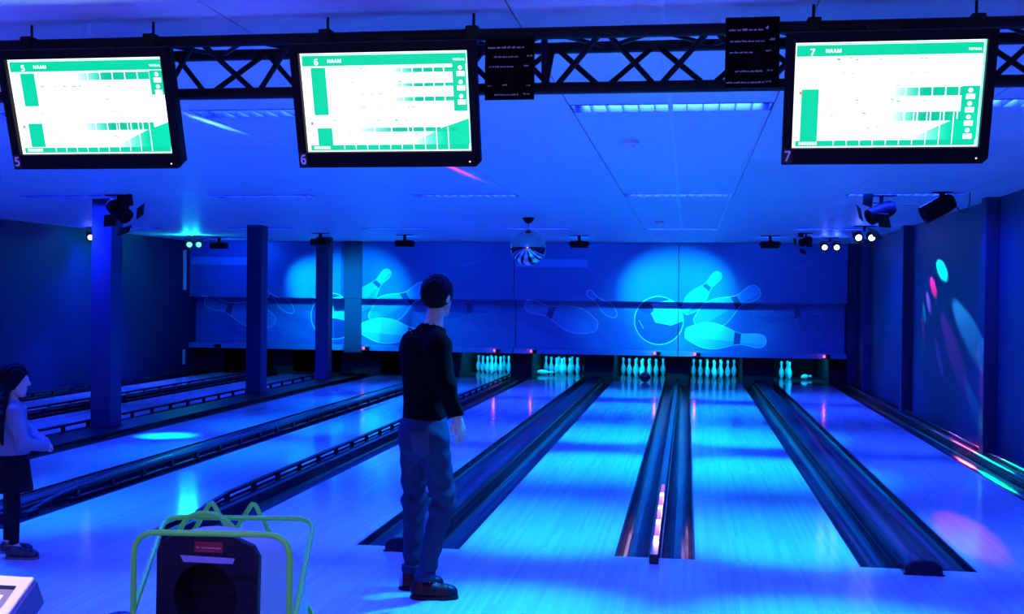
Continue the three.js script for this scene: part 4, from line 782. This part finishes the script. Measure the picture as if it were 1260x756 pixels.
  const fo = (x, y, z) => 0.003 * Math.sin(y * 50 + x * 30) * Math.sin(z * 24 + x * 11);
  const topF = blend(0.03, torso(0.014), traps(0.012), arm(shR, elR, wrR, 0.014), arm(shL, elL, wrL, 0.014), local([-4.455, 0.7, -0.78], ft, ell([0, 0, 0], [0.142, 0.1, 0.115])));
  const top = (x, y, z) => Math.max(topF(x, y, z) + fo(x, y, z), 0.675 - y, -(cap([-4.46, 0.97, -0.785], [-4.452, 1.1, -0.78], 0.05, 0.056)(x, y, z)));
  mesh('top', home(surface(top, [-4.75, 0.64, -1.1], [-4.1, 1.06, -0.45], 0.0095)), std([0.17, 0.17, 0.19], { roughness: 0.9, bumpMap: weave, bumpScale: 0.001 }), t);
  const skirt = local([-4.45, 0.58, -0.78], ft, (x, y, z) => { const g = 0.5 - (y + 0.15) / 0.3, w = 0.14 + 0.035 * g, dd = 0.112 + 0.045 * g, a = Math.atan2(z, x); return Math.max((Math.hypot(x / w, z / dd) - 1) * dd + 0.006 * g * Math.sin(a * 9), Math.abs(y + 0.015) - 0.135); });
  mesh('skirt', home(surface(skirt, [-4.7, 0.4, -1.05], [-4.2, 0.74, -0.5], 0.009)), M.matt, t);
  const tights = (x, y, z) => Math.max(blend(0.02, leg(hiR, knR, anR, 0.0), leg(hiL, knL, anL, 0.0))(x, y, z), y - 0.6, 0.05 - y);
  mesh('tights', home(surface(tights, [-4.62, 0.02, -0.95], [-4.3, 0.64, -0.6], 0.009)), M.matt, t);
  const navy = std([0.012, 0.012, 0.02], { roughness: 0.5 }), sole = std([0.1, 0.1, 0.12], { roughness: 0.6 });
  const tmp = new THREE.Group();
  shoeParts(tmp, [-4.44, 0, -0.86], [-4.225, 0, -0.83], [navy, sole, navy, navy, M.matt]);
  shoeParts(tmp, [-4.575, 0, -0.715], [-4.37, 0, -0.66], [navy, sole, navy, navy, M.matt]);
  for (const c of [...tmp.children]) { home(c.geometry); t.add(c); }
}

// ---------------------------------------------------------------- small things on the walls and added warm lamps out of view
{
  const t = thing('wall_guard', 'pale upright guard strip in the corner by the masking', 'guard strip', null, V(XL, 0, 16.6));
  mesh('upper_guard', box(0.002, 0.05, 1.83, 2.72, 0, 0.1, 0.015), M.white, t);
  mesh('lower_guard', box(0.002, 0.03, 0.16, 0.5, 0.02, 0.12, 0.008), M.white, t);
}
{ // unseen warm panel, added to light what faces the back wall
  const t = thing('added_wall_lamp', 'added warm light panel on the unseen wall behind the seats', 'added wall lamp', null, V(-1.5, 1.9, DB));
  mesh('frame', box(-2.05, 2.05, -0.35, 0.35, 0, 0.04, 0.01), M.black, t);
  mesh('diffuser_light', box(-2, 2, -0.3, 0.3, 0.04, 0.045), glow([1, 0.85, 0.7], 1), t);
  area(t, [1, 0.82, 0.62], L.bar, 4, 0.6, V(0, 0, 0.06), t.position.clone().add(V(0, 0, 3)), 'added_panel_light');
}
{  // warm lamp added out of view to brighten the console
  const t = thing('added_downlight', 'added warm ceiling lamp out of view above the score console', 'ceiling light', null, V(-2.1, H, -5.4));
  mesh('ring', new THREE.TorusGeometry(0.05, 0.008, 8, 24).rotateX(Math.PI / 2), M.chrome, t);
  mesh('bulb_light', new THREE.CircleGeometry(0.045, 20).rotateX(Math.PI / 2).translate(0, -0.004, 0), glow([1, 0.85, 0.65], 1), t);
  spot(t, [1, 0.86, 0.66], 14, V(0, -0.02, 0), V(0.12, -2, 0.4), 9, 0.6);
}
renderer.render(scene, camera);
